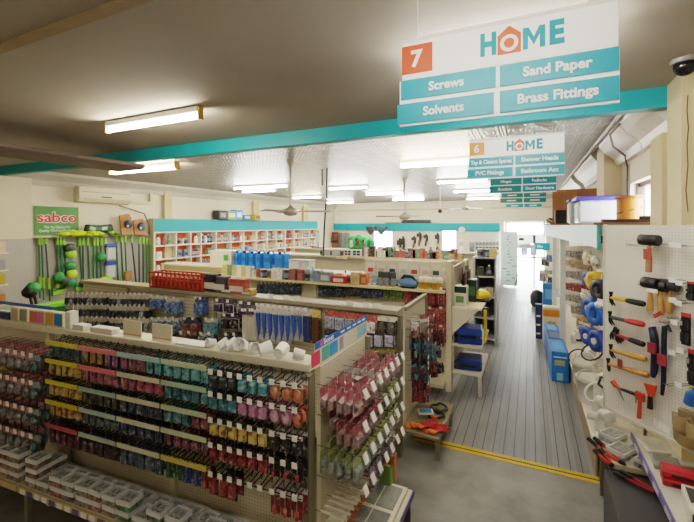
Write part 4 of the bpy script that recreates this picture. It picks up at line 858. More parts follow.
# end panel of the second gondola, tools facing the aisle
e2 = thing('end_display', 'end panel of the second gondola with tools hanging over a low shelf of gloves', 'display', (0, 0, 0))
MB().box(EX-.03, EX, G2Y+.22, 5.5, .1, 1.58).build('back_panel', PEGY, e2)
MB().box(EX-.03, EX+.02, G2Y+.22, 5.5, 1.585, 1.63).build('top_rail', M('8e8772', .5), e2)
MB().box(EX+.001, EX+.44, 4.3, 5.2, .235, .27).build('base_shelf', M('8d8468', .5), e2, bevel=.006)
MB().box(EX+.441, EX+.447, 4.3, 5.2, .235, .275).build('shelf_edge', M('77756c', .5), e2)
for x, y in ((EX+.41, 4.34), (EX+.41, 5.15)): MB().box(x-.02, x+.02, y-.02, y+.02, 0, .234).build('leg', OLIVE, e2)
MB().box(EX-.03, EX+.02, 5.46, 5.5, 0, 1.584).build('upright', OLIVE, e2)
tl = [(408, 345, 'd0703a', .16, .1, 'orange white pack at the top of the second end panel'), (413, 350, '3a90c0', .2, .12, 'bright blue tape pack on second end panel'), (409, 362, '3a2a22', .34, .1, 'long dark brown tool pack on the second end panel'), (419, 352, '8aa0ac', .2, .1, 'pale grey tool pack high on the second end panel'), (426, 340, 'b0352c', .2, .09, 'red pack on the right of the second end panel'),
      (430, 352, '2aa0b0', .2, .08, 'teal pack on the right of the second end panel'), (421, 370, '4a6a5a', .24, .08, 'long green grey tool on the second end panel'), (432, 368, 'a02830', .2, .09, 'dark red pack on the second end panel'), (410, 388, '3aa0b4', .18, .1, 'teal pack low on the second end panel'), (418, 384, '8a2430', .22, .1, 'dark red scissors pack low on the second end panel'),
      (424, 386, '5ab0b8', .2, .08, 'light teal pack low on the second end panel'), (414, 405, 'b02c34', .2, .1, 'lowest red pack on the second end panel'), (436, 352, '7a7a80', .16, .08, 'grey pack at the far edge of the second end panel'), (440, 366, '2a2a30', .12, .1, 'small black pack at the far edge of the second end panel'), (421, 330, 'd88a3a', .14, .09, 'orange pack near the top rail of second end panel'), (428, 322, 'b8402c', .14, .09, 'red pack just under the top rail, second end panel'), (438, 338, '6a3034', .2, .09, 'brown red pack far along the second end panel'), (405, 335, 'd8d4cc', .13, .1, 'white pack nearest the olive upright on second end panel')]
for u, v, c, h, w_, lb in tl:
    w_ *= 1.35; h *= 1.15
    p = at_x(u, v, EX+.2); y = min(5.4, max(4.5, p.y)); z = min(1.5, max(.55, p.z+h*.45))
    hook(e2, EX+.001, y, z+.01, .26, R(90), True)
    for q in range(2): packet('tool_pack', (w_, h, .035, c, A(c, .75), A(c, 1 if q else .6), .25, 'tool' if h > .19 else 'bulge'), (EX+.22-.1*q, y, z-.012), R(52)+random.uniform(-.3, .3), lb, 'packet', lb+'s')
def glove(x, y, z, rz, c1, c2, label):
    t = thing('work_glove', label, 'glove', (x, y, z), rz, 'work gloves on the low shelf')
    b = MB().add([], [])
    pal = [(-.05, -.09), (.05, -.09), (.055, .02), (.05, .03), (-.05, .03), (-.055, .02)]
    MB().prism([(a, c) for a, c in pal], 0, .022, 0, Matrix.Rotation(R(-90), 4, 'X') @ Matrix.Scale(-1, 4, (0, 1, 0))).build('palm', M(c1, .6), t, bevel=.008)
    f = MB()
    for i, (fx, L) in enumerate(((-.038, .07), (-.013, .085), (.013, .08), (.038, .065))):
        f.tube([(fx, .025, .011), (fx*1.25, .03+L, .011)], [.0125, .01], 7)
    f.tube([(.05, -.03, .011), (.085, .02, .011), (.095, .05, .011)], [.014, .012, .01], 7).build('fingers', M(c1, .6), t)
    MB().box(-.055, .055, -.15, -.09, -.0, .024).build('cuff', M(c2, .6), t, bevel=.008)
for i in range(5):
    glove(EX+.17+.06*i, 4.44+.02*(i % 2), .272+.024*(i % 3), R(-60+8*i), 'b02a24' if i % 2 == 0 else '3a3c48', 'd8742a', ['red and orange work glove, nearest on low shelf', 'dark work glove between the red ones on the low shelf', 'red and orange work glove, middle of low shelf', 'second dark work glove on the low shelf', 'red and orange work glove at the aisle edge of low shelf'][i])
for i, (x, y, c, lb) in enumerate(((EX+.3, 4.95, '1e1e20', 'black coiled strap on the low shelf behind the gloves'), (EX+.3, 4.76, '26262a', 'black orange coil just behind the red gloves'))):
    t = thing('coiled_strap', lb, 'strap', (x, y, .29))
    pts = [(.1*math.cos(a*.42), .1*math.sin(a*.42), .006*(a % 5)) for a in range(31)]
    MB().tube(pts, .014, 6).build('coil', M(c, .5), t); MB().box(-.03, .04, -.12, -.08, -.015, .03).build('buckle', M('c8602a' if i else '3a3a3c', .4), t)
tag(MB().box(-.09, .09, -.06, .06, 0, .02).box(-.07, .07, -.045, .045, .02, .024, 1).build('blister_pack', [M('c9c9c6', .4), M('3a80b0', .5)], None, (EX+.2, 4.66, .345), rz=.4), 'pale blue and white pack lying on top of the gloves', 'pack')
# ------------------------------------------------------------------ third gondola row
G3Y, G3E = 6.25, -1.14
g3 = thing('gondola_shelving', 'third cream gondola with a tall white back panel, behind the second one', 'shelving', (0, 0, 0))
x3 = at_y(363, 0, G3Y).x
MB().box(-7.6, G3E-.05, G3Y+.08, G3Y+.12, .1, 1.7).build('back_panel', PEGC, g3)
MB().box(x3, G3E-.05, G3Y+.079, G3Y+.121, 1.7, 2.01).build('header_panel', M('ded7c4', .5), g3)
MB().box(-7.6, G3E-.05, G3Y-.2, G3Y+.078, 1.545, 1.585).build('front_shelf', M('d8cba0', .5), g3, bevel=.004)
MB().box(-7.6, x3, G3Y+.0, G3Y+.5, 1.70, 1.73).build('top_board', SHELF, g3)
MB().box(-7.6, G3E-.05, G3Y-.35, G3Y+.078, .15, .2).build('base_shelf', SHELF, g3)
MB().box(G3E-.05, G3E+.03, G3Y-.06, G3Y+.14, 0, 2.03).build('upright', M('d9cfb4', .5), g3)
for x in (-5.8, -3.6): MB().box(x-.02, x+.02, G3Y+.04, G3Y+.078, .2, 1.7).build('upright', SHELF, g3)
nhk[0] = 0
blue = [('5a6a80', '2c3c58', '2a4470'), ('4a5a6a', '3a4a5e', '24405e'), ('6a7a84', '2a3848', '30506a')]
row2(256, 300, 284, 11, .15, lambda k: (.11, .22, .04, *blue[k % 3], .25, 'bag'), 'socket_pack', 'packet', 'dark blue bagged pack under the left half of the third gondola shelf', 'dark blue bagged packs', par=g3, y=G3Y+.08, depth=1)
row2(318, 344, 285, 5, .15, lambda k: (.13, .24, .04, '3a6a8a', ('2c5a7a', '2a4a5a', '3a6aa0')[k % 3], '2a3c4c', .25, 'bulge'), 'socket_pack', 'packet', 'teal blue carded pack under the middle of the third gondola shelf', 'teal blue carded packs', par=g3, y=G3Y+.08, depth=1)
row2(345, 360, 285, 3, .15, (.13, .22, .04, '2a2c3a', '24262e', '3a3a4a', .25, 'bag'), 'socket_pack', 'packet', 'black pack under the third gondola shelf, left of the green packs', 'black packs', par=g3, y=G3Y+.08, depth=1)
row2(361, 383, 285.5, 4, .15, lambda k: (.13, .24, .04, '2a60a8', ('2a5aa0', '3a78b0')[k % 2], '2a3c5a', .3, 'bulge'), 'tape_pack', 'packet', 'bright blue pack under the third gondola shelf', 'bright blue packs', par=g3, y=G3Y+.08, depth=1)
row2(383, 403, 286, 3, .15, lambda k: (.15, .24, .04, '2a60a8', 'a8b82a', '5a7a2a', .25, 'bulge'), 'tape_pack', 'packet', 'lime green pack with blue header under the third gondola shelf', 'lime green packs', par=g3, y=G3Y+.08, depth=1)
for ri, v in enumerate((290, 309, 327)):
    row2(404, 447, v, 4, .18, lambda k: (.15, .26, .05, ('b83a34', 'd0c8bc', 'a8302c', 'c03a34')[k], ('a8262a', '6a2a2a', 'b02a2c', '8a2426')[k], ('b02428', '8a1e24', 'a82a2a', 'b8302c')[k], .22, 'rods'), 'sealant_pack', 'packet', 'red tool pack, %s row of third gondola, right of second end panel' % ROWN[ri], 'red tool packs, %s row' % ROWN[ri], par=g3, y=G3Y+.06, depth=2)
# goods on the third gondola's front shelf and top
def simple(kind, c, h, x, y, z, label, group=None, s=1.0):
    o = put(kind, item_mesh(kind, c, h), None, (x, y, z)); o.scale = (s, s, 1); return tag(o, label, kind, group)
for k in range(22):   # small stock behind the front row
    u = 318+k*5.7+random.uniform(-1, 1); p = at_y(u, 283, G3Y+.02); c = random.choice([0, 9, 10, 8, 1, 4, 2, 0]); kd = random.choice(['tin', 'carton', 'bottle'])
    simple(kd, c, random.uniform(.12, .2), p.x, G3Y+.015, 1.586, '%s %s in the back row of the third gondola shelf, %s part' % (PALN[c], kd, 'left' if k < 8 else 'middle' if k < 15 else 'right'), 'back row %ss, third gondola, %s %s' % (kd, PALN[c], 'left' if k < 8 else 'middle' if k < 15 else 'right'), .7)
for k in range(9):
    p = at_y(227+k*4.6, 283, G3Y-.1); c = [3, 5, 3, 9, 3, 9, 9, 2, 4][k]
    simple('carton' if k < 6 else 'tin', c, .26 - .05*(k > 5), p.x, G3Y-.1, 1.586, '%s %s on third gondola shelf before the blue containers, %s from left' % (PALN[c], 'carton' if k < 6 else 'tin', ordn[k]), 'goods in front of the blue containers', .9)
for k, (u, c, kd, lb) in enumerate([(274, 9, 'bottle', 'white bottle'), (281, 0, 'carton', 'white carton block'), (288, 4, 'tin', 'black tin'), (294, 11, 'carton', 'dark red carton'), (301, 11, 'tin', 'dark red tin'), (308, 1, 'bottle', 'blue bottle'), (313, 8, 'bottle', 'pale blue bottle'), (318, 1, 'carton', 'blue carton')]):
    p = at_y(u, 283, G3Y-.1)
    simple(kd, c, .25, p.x, G3Y-.1, 1.586, '%s on the third gondola shelf, %s to the right of the blue containers' % (lb, ordn[k]), 'goods on the middle of the third shelf', 1.0)
for k, (u0, u1, v0, c, lb) in enumerate([(321, 332, 272, '7d828a', 'grey plastic tray on the third gondola shelf'), (333, 347, 276, 'b8302c', 'red packet pile on the third gondola shelf'), (352, 361, 272, 'c9b490', 'tan carton on the third gondola shelf'), (362, 368, 274, 'c0643a', 'orange carton beside the tan one on the third gondola shelf')]):
    p, q = at_y(u0, 283, G3Y-.1), at_y(u1, v0, G3Y-.1); hw = (q.x-p.x)/2; H = max(.06, q.z-1.586)
    t = thing('shelf_carton', lb, 'box', ((p.x+q.x)/2, G3Y-.1, 1.586)); MB().box(-hw, hw, -.07, .07, 0, H).build('carton', M(c, .5, 0, .2, 20), t, bevel=.01); MB().box(-hw*.7, hw*.7, -.073, -.0705, H*.2, H*.7).build('label_patch', M(('c8ccd0', 'e0d4c8', 'b89a6a', 'd8a070')[k], .5), t)
for k, u in enumerate((381, 387, 393)):
    p = at_y(u, 283, G3Y-.1)
    t = thing('trigger_pack', 'grey clip stand on the third gondola shelf, %s of three' % ordn[k], 'stand', (p.x, G3Y-.1, 1.586), 0, 'grey clip stands')
    MB().lathe([(.035, 0), (.045, .05), (.03, .14)], n=9).build('base', M('8a8c90', .5), t); MB().box(-.05, .05, -.02, .02, .13, .24).build('head', M('4a4c52', .5), t, bevel=.012)
p = at_y(408.5, 280, G3Y-.1)
t = thing('sander', 'blue and silver corded tool on the third gondola shelf', 'tool', (p.x, G3Y-.1, 1.586))
MB().ball((0, 0, .09), .13, n=10, sq=(1.3, .8, .7)).build('body', M('6a8fc0', .35), t); MB().tube([(-.13, -.02, .1), (-.05, -.05, .2), (.08, -.05, .19), (.14, -.02, .08)], .025, 7).build('handle', M('22252c', .4), t); MB().box(-.1, .12, -.07, .07, 0, .03).build('base', M('2c2c30', .4), t)
for k in range(5):
    p = at_y(421+4.6*k, 283, G3Y-.1)
    t = thing('plastic_scoop', 'yellow plastic cup in clear wrap on the third gondola shelf, %s of five' % ordn[k], 'cup', (p.x, G3Y-.1, 1.586), 0, 'yellow plastic cups')
    MB().lathe([(.035, 0), (.05, .12), (.055, .12)], n=10).build('cup', M('d8a83a', .4), t); MB().lathe([(.056, .11), (.056, .17), (.03, .19)], n=10).build('wrap', M('d9d4c4', .3), t)
for k in range(8):
    x = at_y(369+k*11, 0, G3Y).x
    tag(MB().box(-.07, .07, -.003, .003, 0, .16 if k % 3 else .2).box(-.05, .05, -.005, -.0031, .03, .1, 1).build('display_card', [M('e8e4d8', .5), M(('c04a3a', 'd0b8a0', '3a4a60', 'c8c4bc')[k % 4], .5, 0, .3, 20)], None, (x, G3Y+.068, 1.76)), 'printed white card on tall back panel of the third gondola, %s from the left' % ordn[k], 'card', 'white cards on the tall back panel')
# blue water containers on the top board
DB = M('2f90ec', .3, 0, .06); 
for k, (u, w_) in enumerate(((240, .15), (247.5, .15), (255, .15), (262, .15), (271, .22), (282.5, .24))):
    p = at_y(u, 271, G3Y+.25)
    t = thing('jerry_can', 'bright blue plastic water container, %s from the left on third gondola top' % ordn[k], 'container', (p.x, G3Y+.25, 1.731), 0, 'blue water containers')
    H = .36
    MB().box(-w_/2+.004, w_/2-.004, -.13, .13, 0, H*.82).build('body', DB, t, bevel=.025, seg=2)
    MB().tube([(0, -.1, H*.8), (0, -.06, H*.95), (0, .05, H*.95), (0, .1, H*.8)], .016, 7).build('handle', DB, t)
    MB().lathe([(.03, H*.8), (.03, H*.93)], (0, -.09, 0), 10).build('cap', M('1c2430', .4), t)
    MB().box(-w_*.3, w_*.3, -.136, -.131, H*.35, H*.62).build('label_patch', M('3a70a8', .4, 0, .3, 30), t)
p, q = at_y(215, 271, G3Y+.25), at_y(236, 256, G3Y+.25); hw = (q.x-p.x)/2
t = thing('white_carton', 'white carton with green square, left of blue water containers', 'box', (p.x+hw, G3Y+.25, 1.731))
MB().box(-hw, hw, -.15, .15, 0, .33).build('carton', M('dcd9cc', .5), t, bevel=.008); MB().box(hw*.3, hw*.75, -.153, -.1505, .12, .24).build('green_square', M('4a9a4a', .5), t)
for k, (u0, u1, v0, c, lb) in enumerate([(292, 303, 259, 'dfe3e6', 'white clear tub right of the blue containers'), (304, 312, 261, 'cfd6da', 'pale grey tub right of the white clear tub')]):
    p, q = at_y(u0, 271, G3Y+.25), at_y(u1, v0, G3Y+.25); hw = (q.x-p.x)/2
    t = thing('storage_tub', lb, 'tub', (p.x+hw, G3Y+.25, 1.731)); MB().box(-hw, hw, -.12, .12, 0, .17).build('tub', M(c, .35), t, bevel=.015); MB().box(-hw*1.04, hw*1.04, -.125, .125, .17, .2).build('lid', M('b8c0c6', .4), t)
# white end shelving of the third gondola
es = thing('end_shelving', 'white end shelving unit of the third gondola with blue cases', 'shelving', (0, 0, 0))
ex0, ex1, ey0, ey1 = G3E+.04, -.66, G3Y-.05, 7.3
for x, y in ((ex1-.03, ey0+.03), (ex1-.03, ey1-.03)): MB().box(x-.025, x+.025, y-.025, y+.025, 0, .3).build('leg', SHELF, es)
for z in (.3, .72, 1.3): MB().box(ex0, ex1, ey0, ey1, z, z+.035).build('shelf', M('e3dcca', .5), es, bevel=.004)
for y in (ey0+.01, 6.75): MB().prism([(ex0, .9), (ex1-.05, 1.3), (ex0, 1.3)], y, y+.02).build('bracket', M('e3dcca', .5), es)
MB().box(ex0, ex0+.02, ey0+.03, ey1, .3, 1.95).build('back_panel', PEGY, es)
def case(x, y, z, rz, c, label, w_=.3, d=.34, h=.2, grp=None):
    t = thing('tool_case', label, 'case', (x, y, z), rz, grp)
    MB().box(-w_/2, w_/2, -d/2, d/2, 0, h*.48).build('base', M(c, .4), t, bevel=.02); MB().box(-w_/2, w_/2, -d/2, d/2, h*.5, h).build('lid', M(c, .4), t, bevel=.02)
    MB().tube([(-w_*.25, -d/2, h*.5), (-w_*.2, -d/2-.045, h*.5), (w_*.2, -d/2-.045, h*.5), (w_*.25, -d/2, h*.5)], .013, 6).build('handle', BLACK, t)
    for s in (-1, 1): MB().box(s*w_*.38-.015, s*w_*.38+.015, -d/2-.008, -d/2+.002, h*.3, h*.65).build('latch', DGREY, t)
case(-.87, 6.5, .336, .1, '24408c', 'blue tool case on the bottom shelf of the white end unit', .36, .4, .16)
case(-.87, 6.45, .756, .1, '22459a', 'blue tool case on the middle shelf of the white end unit', .38, .4, .24)
for x, y, z, lb in ((-1.02, 6.28, .336, 'black cable beside the lower blue case'), (-1.03, 6.26, .756, 'black cable beside the upper blue case')):
    pts = [(.07*math.cos(a*.5), .03*math.sin(a*.9), .08+.07*math.sin(a*.5)) for a in range(26)]
    tag(MB().tube(pts, .008, 5).build('coiled_cable', BLACK, None, (x, y, z)), lb+', looped', 'cord')
t = thing('sprayer_box', 'white and green carton on the top shelf of the white end unit', 'box', (-1.0, 6.42, 1.336))
MB().box(-.1, .1, -.12, .12, 0, .3).build('carton', M('d9d8cc', .5), t, bevel=.006); MB().box(-.1, .1, -.1225, -.1205, .2, .3).build('dark_band', M('243a2c', .5), t); MB().box(-.06, .06, -.1225, -.1205, .05, .15).build('green_patch', M('6a8a5a', .5), t)
t = thing('sprayer_box', 'dark green box behind the white and green carton on the end unit', 'box', (-.92, 6.85, 1.336))
MB().box(-.12, .12, -.15, .15, 0, .36).build('carton', M('26302a', .5), t, bevel=.008); MB().box(-.08, .1, -.1535, -.1505, .1, .25).build('green_patch', M('3f6a48', .5), t)
t = thing('power_tool_case', 'bright yellow and black power tool on the top shelf of the white end unit', 'tool', (-.75, 6.9, 1.336))
MB().ball((0, 0, .09), .14, n=10, sq=(1.1, 1.3, .65)).build('body', M('e0c020', .4), t); MB().box(-.15, .15, -.17, .17, 0, .05).build('base', BLACK, t, bevel=.02)
tag(MB().box(-.02, .02, -.03, .03, -.25, .25).box(-.021, .021, -.02, .02, .1, .2, 1).build('spirit_level', [M('d8bc1c', .4), BLACK], None, (-.636, 6.45, 1.02)), 'yellow upright level strapped to the aisle edge of the white end unit', 'level')
for k, (y, z, c, h) in enumerate(((6.45, 1.9, '8a2a2a', .42), (6.62, 1.9, 'c8c4bc', .3), (6.8, 1.9, '7a3030', .4), (6.95, 1.88, '5a7a4a', .34), (7.1, 1.88, 'c0a040', .3))):
    packet('hardware_pack', (.12, h, .05, c, A(c, .8), A(c, .6), .2, 'rods'), (ex0+.12, y, z), R(90), '%s pack hanging on back of the white end unit, %s from the camera' % (colname(c), ordn[k]), 'packet', 'packs on the white end unit')
# ------------------------------------------------------------------ fourth gondola and beyond
g4 = thing('gondola_shelving', 'fourth gondola, its top crowded with red and dark goods below the back wall tools', 'shelving', (0, 0, 0))
G4Y = 8.5
MB().box(-8.0, -1.25, G4Y, G4Y+.04, .1, 1.83).build('back_panel', PEGC, g4); MB().box(-8.0, -1.2, G4Y-.2, G4Y+.25, 1.83, 1.87).build('top_board', M('d6ccb4', .5), g4); MB().box(-1.25, -1.19, G4Y-.1, G4Y+.2, 0, 1.829).build('upright', SHELF, g4)
k = 0
u = 364
while u < 455:
    c = random.choice([2, 11, 4, 4, 2, 10, 1, 5]) if u > 395 else random.choice([0, 4, 9, 11, 1, 5])
    kd = random.choice(['tin', 'carton', 'bottle']); p = at_y(u, 258, G4Y-.05); h = random.uniform(.17, .3)
    if u < 440 or u > 444: simple(kd, c, h, p.x, G4Y-.05, 1.871, '%s %s in the crowded row on the fourth gondola top' % (PALN[c], kd), '%s %ss on the fourth gondola top' % (PALN[c], kd), .95)
    u += random.uniform(2.3, 3.3); k += 1
for k, u in enumerate((440, 447, 452, 461, 468)):
    p = at_y(u, 258, G4Y-.1); simple('tin', 3 if k % 2 == 0 else 5, .17, p.x if p.x < -1.3 else -1.3, G4Y-.1-.02*k, 1.871, '%s tin near the right end of the fourth gondola top, %s from the left' % (PALN[3 if k % 2 == 0 else 5], ordn[k]), 'tins at the right end of the fourth gondola', .9)
for k, (u0, u1, v0, c, pc, lb) in enumerate([(321, 344, 251, '3a3c42', 'b8bcc0', 'dark printed appliance carton on the fourth gondola, left'), (336, 349, 259, 'c9b08a', 'e0d6c8', 'tan carton in front of the dark appliance cartons'), (345, 352.5, 250, 'e9ecee', '3a4450', 'white carton with dark panes, first of two'), (353, 362, 250, 'eceeef', '3a4450', 'white carton with dark panes, right one of two')]):
    yy = G4Y-.1 - (.12 if k == 1 else 0); p, q = at_y(u0, 270, yy), at_y(u1, v0, yy); hw = (q.x-p.x)/2; H = q.z-1.871
    t = thing('appliance_carton', lb, 'box', (p.x+hw, yy, 1.871)); MB().box(-hw, hw, -.055, .055, 0, H).build('carton', M(c, .5), t, bevel=.006)
    b = MB()
    for a in range(2):
        for z_ in range(2): b.box(hw*(-.8+.85*a), hw*(-.8+.85*a+.7), -.0575, -.0555, H*(.12+.45*z_), H*(.48+.45*z_))
    b.build('print', M(pc, .5, 0, .3, 30), t)
t = thing('metal_shelf_unit', 'grey metal shelf unit at aisle end of the fourth gondola', 'shelving', (0, 0, 0))
sx0, sx1, sy = -1.12, -.68, 9.0
for x in (sx0, sx1): MB().box(x-.02, x+.02, sy, sy+.9, 0, 1.9).build('side_panel', M('a9adb2', .4), t)
for z in (.1, .55, 1.0, 1.45, 1.86): MB().box(sx0+.021, sx1-.021, sy, sy+.9, z, z+.03).build('shelf', M('a9adb2', .4), t)
MB().box(sx0+.021, sx1-.021, sy+.88, sy+.9, .1, 1.9).build('back_panel', M('7d8288', .5), t)
for k, (x, z, kd, c) in enumerate(((-1.0, 1.891, 'tin', 1), (-.86, 1.891, 'tin', 4), (-.74, 1.891, 'carton', 3), (-1.0, 1.481, 'carton', 4), (-.82, 1.481, 'bottle', 4), (-.95, 1.031, 'tin', 9), (-.8, 1.031, 'carton', 10), (-.9, .581, 'carton', 4))):
    simple(kd, c, .24, x, sy+.15, z, '%s %s on grey metal shelf unit, %s' % (PALN[c], kd, ('top left', 'top middle', 'top right', 'second shelf left', 'second shelf right', 'third shelf left', 'third shelf right', 'low shelf')[k]), 'goods on the grey metal shelf unit', 1.1)
t = thing('yellow_bucket', 'yellow and red plastic container on floor past the grey metal shelf unit', 'container', (at_y(492.5, 285, 16.6).x, 16.6, 0))
MB().lathe([(.13, 0), (.14, .45), (.12, .55), (.06, .62)], n=12).build('body', M('e2b818', .4), t); MB().lathe([(.142, .15), (.146, .3)], n=12).build('band', M('c0301c', .4), t)
t = thing('red_crate', 'dark red crate on floor beyond yellow container', 'crate', (at_y(496, 285, 17.2).x, 17.2, 0)); MB().box(-.12, .12, -.2, .2, 0, .6).build('body', M('7a2c22', .5), t, bevel=.01); MB().box(-.13, .13, -.21, .21, .6, .64).build('rim', M('9a3a2c', .5), t)
# gondola five: low row seen between
g5 = thing('gondola_shelving', 'farthest low gondola in front of the windows', 'shelving', (0, 0, 0))
MB().box(-7.6, -1.3, 12.0, 12.05, .1, 1.75).build('back_panel', PEGC, g5); MB().box(-7.6, -1.3, 11.8, 12.3, 1.751, 1.79).build('top_board', SHELF, g5)
tag(MB().tube([(0, 0, 0), (0, 0, .6)], .02, 7).box(-.05, .05, -.05, .05, .2, .5, 1).box(-.2, .2, -.1, .1, -.02, 0).build('floor_fan', [DGREY, M('c9c4b8', .5)], None, (at_y(318, 250, 12).x, 12, 1.81)), 'small dark gadget standing on farthest gondola near the black cable', 'gadget')
# green garden goods on the far gondola and grey door leaf in the corner
for k, (u, v, r, c) in enumerate(((353, 246, .2, '2a9a50'), (359, 243, .22, '1f8a48'), (365, 248, .2, '35b060'), (370, 250, .17, '2fa455'), (357, 250, .15, 'a8402c'))):
    p = at_y(u, v, 12.0); t = thing('hose_reel', 'green garden hose bundle on the farthest gondola, %s from the left' % ordn[k] if k < 4 else 'dull red hose bundle under the green ones', 'hose', (p.x, 11.95+.02*k, 1.792+r), 0, 'garden hose bundles' if k < 4 else None)
    for j in range(3): MB().tube([(r*.8*math.cos(a*R(20))*(1-.12*j), -.05*j, r*math.sin(a*R(20))*(1-.1*j)) for a in range(19)], .04, 6, cap=False).build('coil', M(c, .5), t)
t = thing('tool_rack', 'brown rack of dark hanging tools in the back left corner', 'rack', (0, 0, 0))
a0, a1 = at_y(322, 0, YB-.3).x, at_y(338, 0, YB-.3).x
MB().box(a0, a1, YB-.3, YB-.26, .9, 2.25).build('back_panel', M('8a5236', .6), t); MB().box(a0, a1, YB-.34, YB-.301, 2.15, 2.2).build('rail', M('5a3a28', .6), t)
for k in range(6):
    x = a0+.08+(a1-a0-.16)*k/5; z = 2.12
    t = thing('hand_tool', 'dark tool on brown corner rack, %s from the left' % ordn[k], 'tool', (x, YB-.36, z), 0, 'dark tools on the brown corner rack'); MB().tube([(0, 0, 0), (.06, -.02, -.35)], .03, 6).build('handle', M('5a3420', .5), t); MB().box(-.07, .09, -.03, .02, -.42, -.3).build('head', M('24211f', .5), t, bevel=.01)
t = thing('steel_panel', 'grey steel louvre panels in the back corner', 'panel', (0, 0, 0)); a0, a1 = at_y(338.5, 0, YB-.2).x, at_y(350, 0, YB-.2).x
for k in range(3): MB().box(a0+(a1-a0)*k/3, a0+(a1-a0)*(k+.8)/3, YB-.2, YB-.16, .9, 2.22).build('louvre', M('8f9192', .35, .6), t)
# ------------------------------------------------------------------ back wall goods
def bw(u, v, y=YB-.06): return at_y(u, v, y)
for k, u in enumerate((370.5, 381)):
    p = bw(u, 229, YB-.25); t = thing('dark_basket', 'dark %s hanging at the teal fascia over the left back window, %s' % (('pan', 'left one'), ('pan', 'right one'))[k], 'pan', (p.x, YB-.225, p.z), 0, 'dark pans over the window'); MB().lathe([(.06, -.28), (.2, -.1), (.3, .1), (.28, .12)], n=10, mat=Matrix.Scale(.38, 4, (0, 1, 0))).build('pan', M('4a4744' if k == 0 else '4f6a66', .4), t); MB().tube([(0, .03, .1), (0, .115, .16)], .012, 5).build('hook', STEEL, t)
tools = [(399.5, 238, 258, 'hanging tool strap, leftmost, right of the left back window'), (403, 236, 260, 'long dark hanging tool beside the leftmost strap'), (414, 236, 248, 'dark hanging handle in the middle of the back wall tools'), (419.5, 232, 246, 'dark curved hanging strap loop'), (426, 234, 246, 'short dark hanging tool'), (437.5, 233, 250, 'dark tool with yellow tag beside the right back window')]
for k, (u, v0, v1, lb) in enumerate(tools):
    p, q = bw(u, v0), bw(u, v1); t = thing('wall_tool', lb, 'tool', (p.x, YB-.08, p.z), 0, None); L = p.z-q.z
    MB().tube([(0, 0, 0), (.05, -.02, -L*.4), (-.03, -.02, -L)], [.04, .06, .035], 7).build('shaft', M('2e2b28', .5), t); MB().box(-.12, .1, -.05, .03, -L*.35, -L*.1).build('head', M('3a3733', .5), t, bevel=.02)
    MB().box(-.05, .05, -.07, -.055, -L*.8, -L*.6).build('tag', M('d8c020' if k in (0, 5) else '8a5a4a', .5), t)
for k, (u, v) in enumerate(((408, 254), (416, 255), (420, 255), (425, 256), (430, 254))):
    p = bw(u, v); t = thing('wall_pack', '%s pack low on the back wall between windows, %s from the left' % (('dark brown', 'yellow black', 'yellow', 'red', 'dark red')[k], ordn[k]), 'pack', (p.x, YB-.07, p.z), 0, 'packs low on the back wall'); MB().box(-.16, .16, -.05, .04, -.18, .16).build('pack', M(('4a3a32', '8a7a2a', 'c8b02a', 'b03a30', '7a2a2a')[k], .5, 0, .3, 12), t, bevel=.02); MB().box(-.1, .1, -.055, -.0505, -.1, .02).build('label_card', TAG, t)
bp = thing('display_board', 'white pegboard of small packs left of the entrance', 'board', (0, 0, 0)); a0, a1 = bw(471, 0).x, bw(499, 0).x
MB().box(a0, a1, YB-.04, YB-.005, .3, 2.3).build('board', PEGW, bp)
for ri, v in enumerate((243, 247.5, 252.5, 257, 263, 269)):
    for k in range(7 if ri < 4 else 2):
        p = bw(477+3.4*k + (6 if ri > 3 else 0), v); c = [('8a8a86', '6a6a66'), ('5a6a70', '3a4a50'), ('9aa0a0', '4a4c50'), ('b8403c', '8a3434'), ('9a9690', '6a645c'), ('8a8a80', '5a5a50')][ri]
        packet('wall_pack', (.12, .17, .04, 'd8d4cc', c[0], c[1], .2, 'bulge'), (p.x, YB-.06, p.z+.05), 0, '%s small pack on the white entrance board, %s row from the top' % (colname(c[0]), ordn[ri]), 'packet', 'small packs on the white entrance board, %s row' % ordn[ri], False)
t = thing('wall_clock', 'round pale clock on the back wall right of the right window', 'clock', (bw(462, 230).x, YB-.09, bw(462, 230).z)); rot = Matrix.Rotation(R(90), 4, 'X')
MB().lathe([(.15, 0), (.15, .04), (.13, .045)], n=20, mat=rot).build('case', M('cfc6c0', .4), t); MB().lathe([(.125, .046), (.12, .048)], n=20, mat=rot).build('face', WHITE, t); MB().box(-.006, .006, -.052, -.049, 0, .09).box(0, .06, -.052, -.049, -.006, .006).build('hands', BLACK, t)
tag(MB().box(-.12, .12, -.02, .02, -.35, .3).box(-.09, .09, -.024, -.021, .0, .2, 1).build('paper_notice', [M('e4e2da', .6), M('b9bcb8', .6)], None, (bw(461.5, 246).x, YB-.05, bw(461, 246).z)), 'pale notice under the round clock', 'notice')
t = thing('light_switch_box', 'grey box with dark panel at left edge of the entrance board', 'box', (bw(472, 249).x, YB-.1, bw(472, 249).z)); MB().box(-.1, .1, -.05, .09, -.3, .3).build('body', M('8a9094', .4), t, bevel=.01); MB().box(-.07, .07, -.055, -.0505, -.25, .1).build('panel', M('5a6266', .4), t)
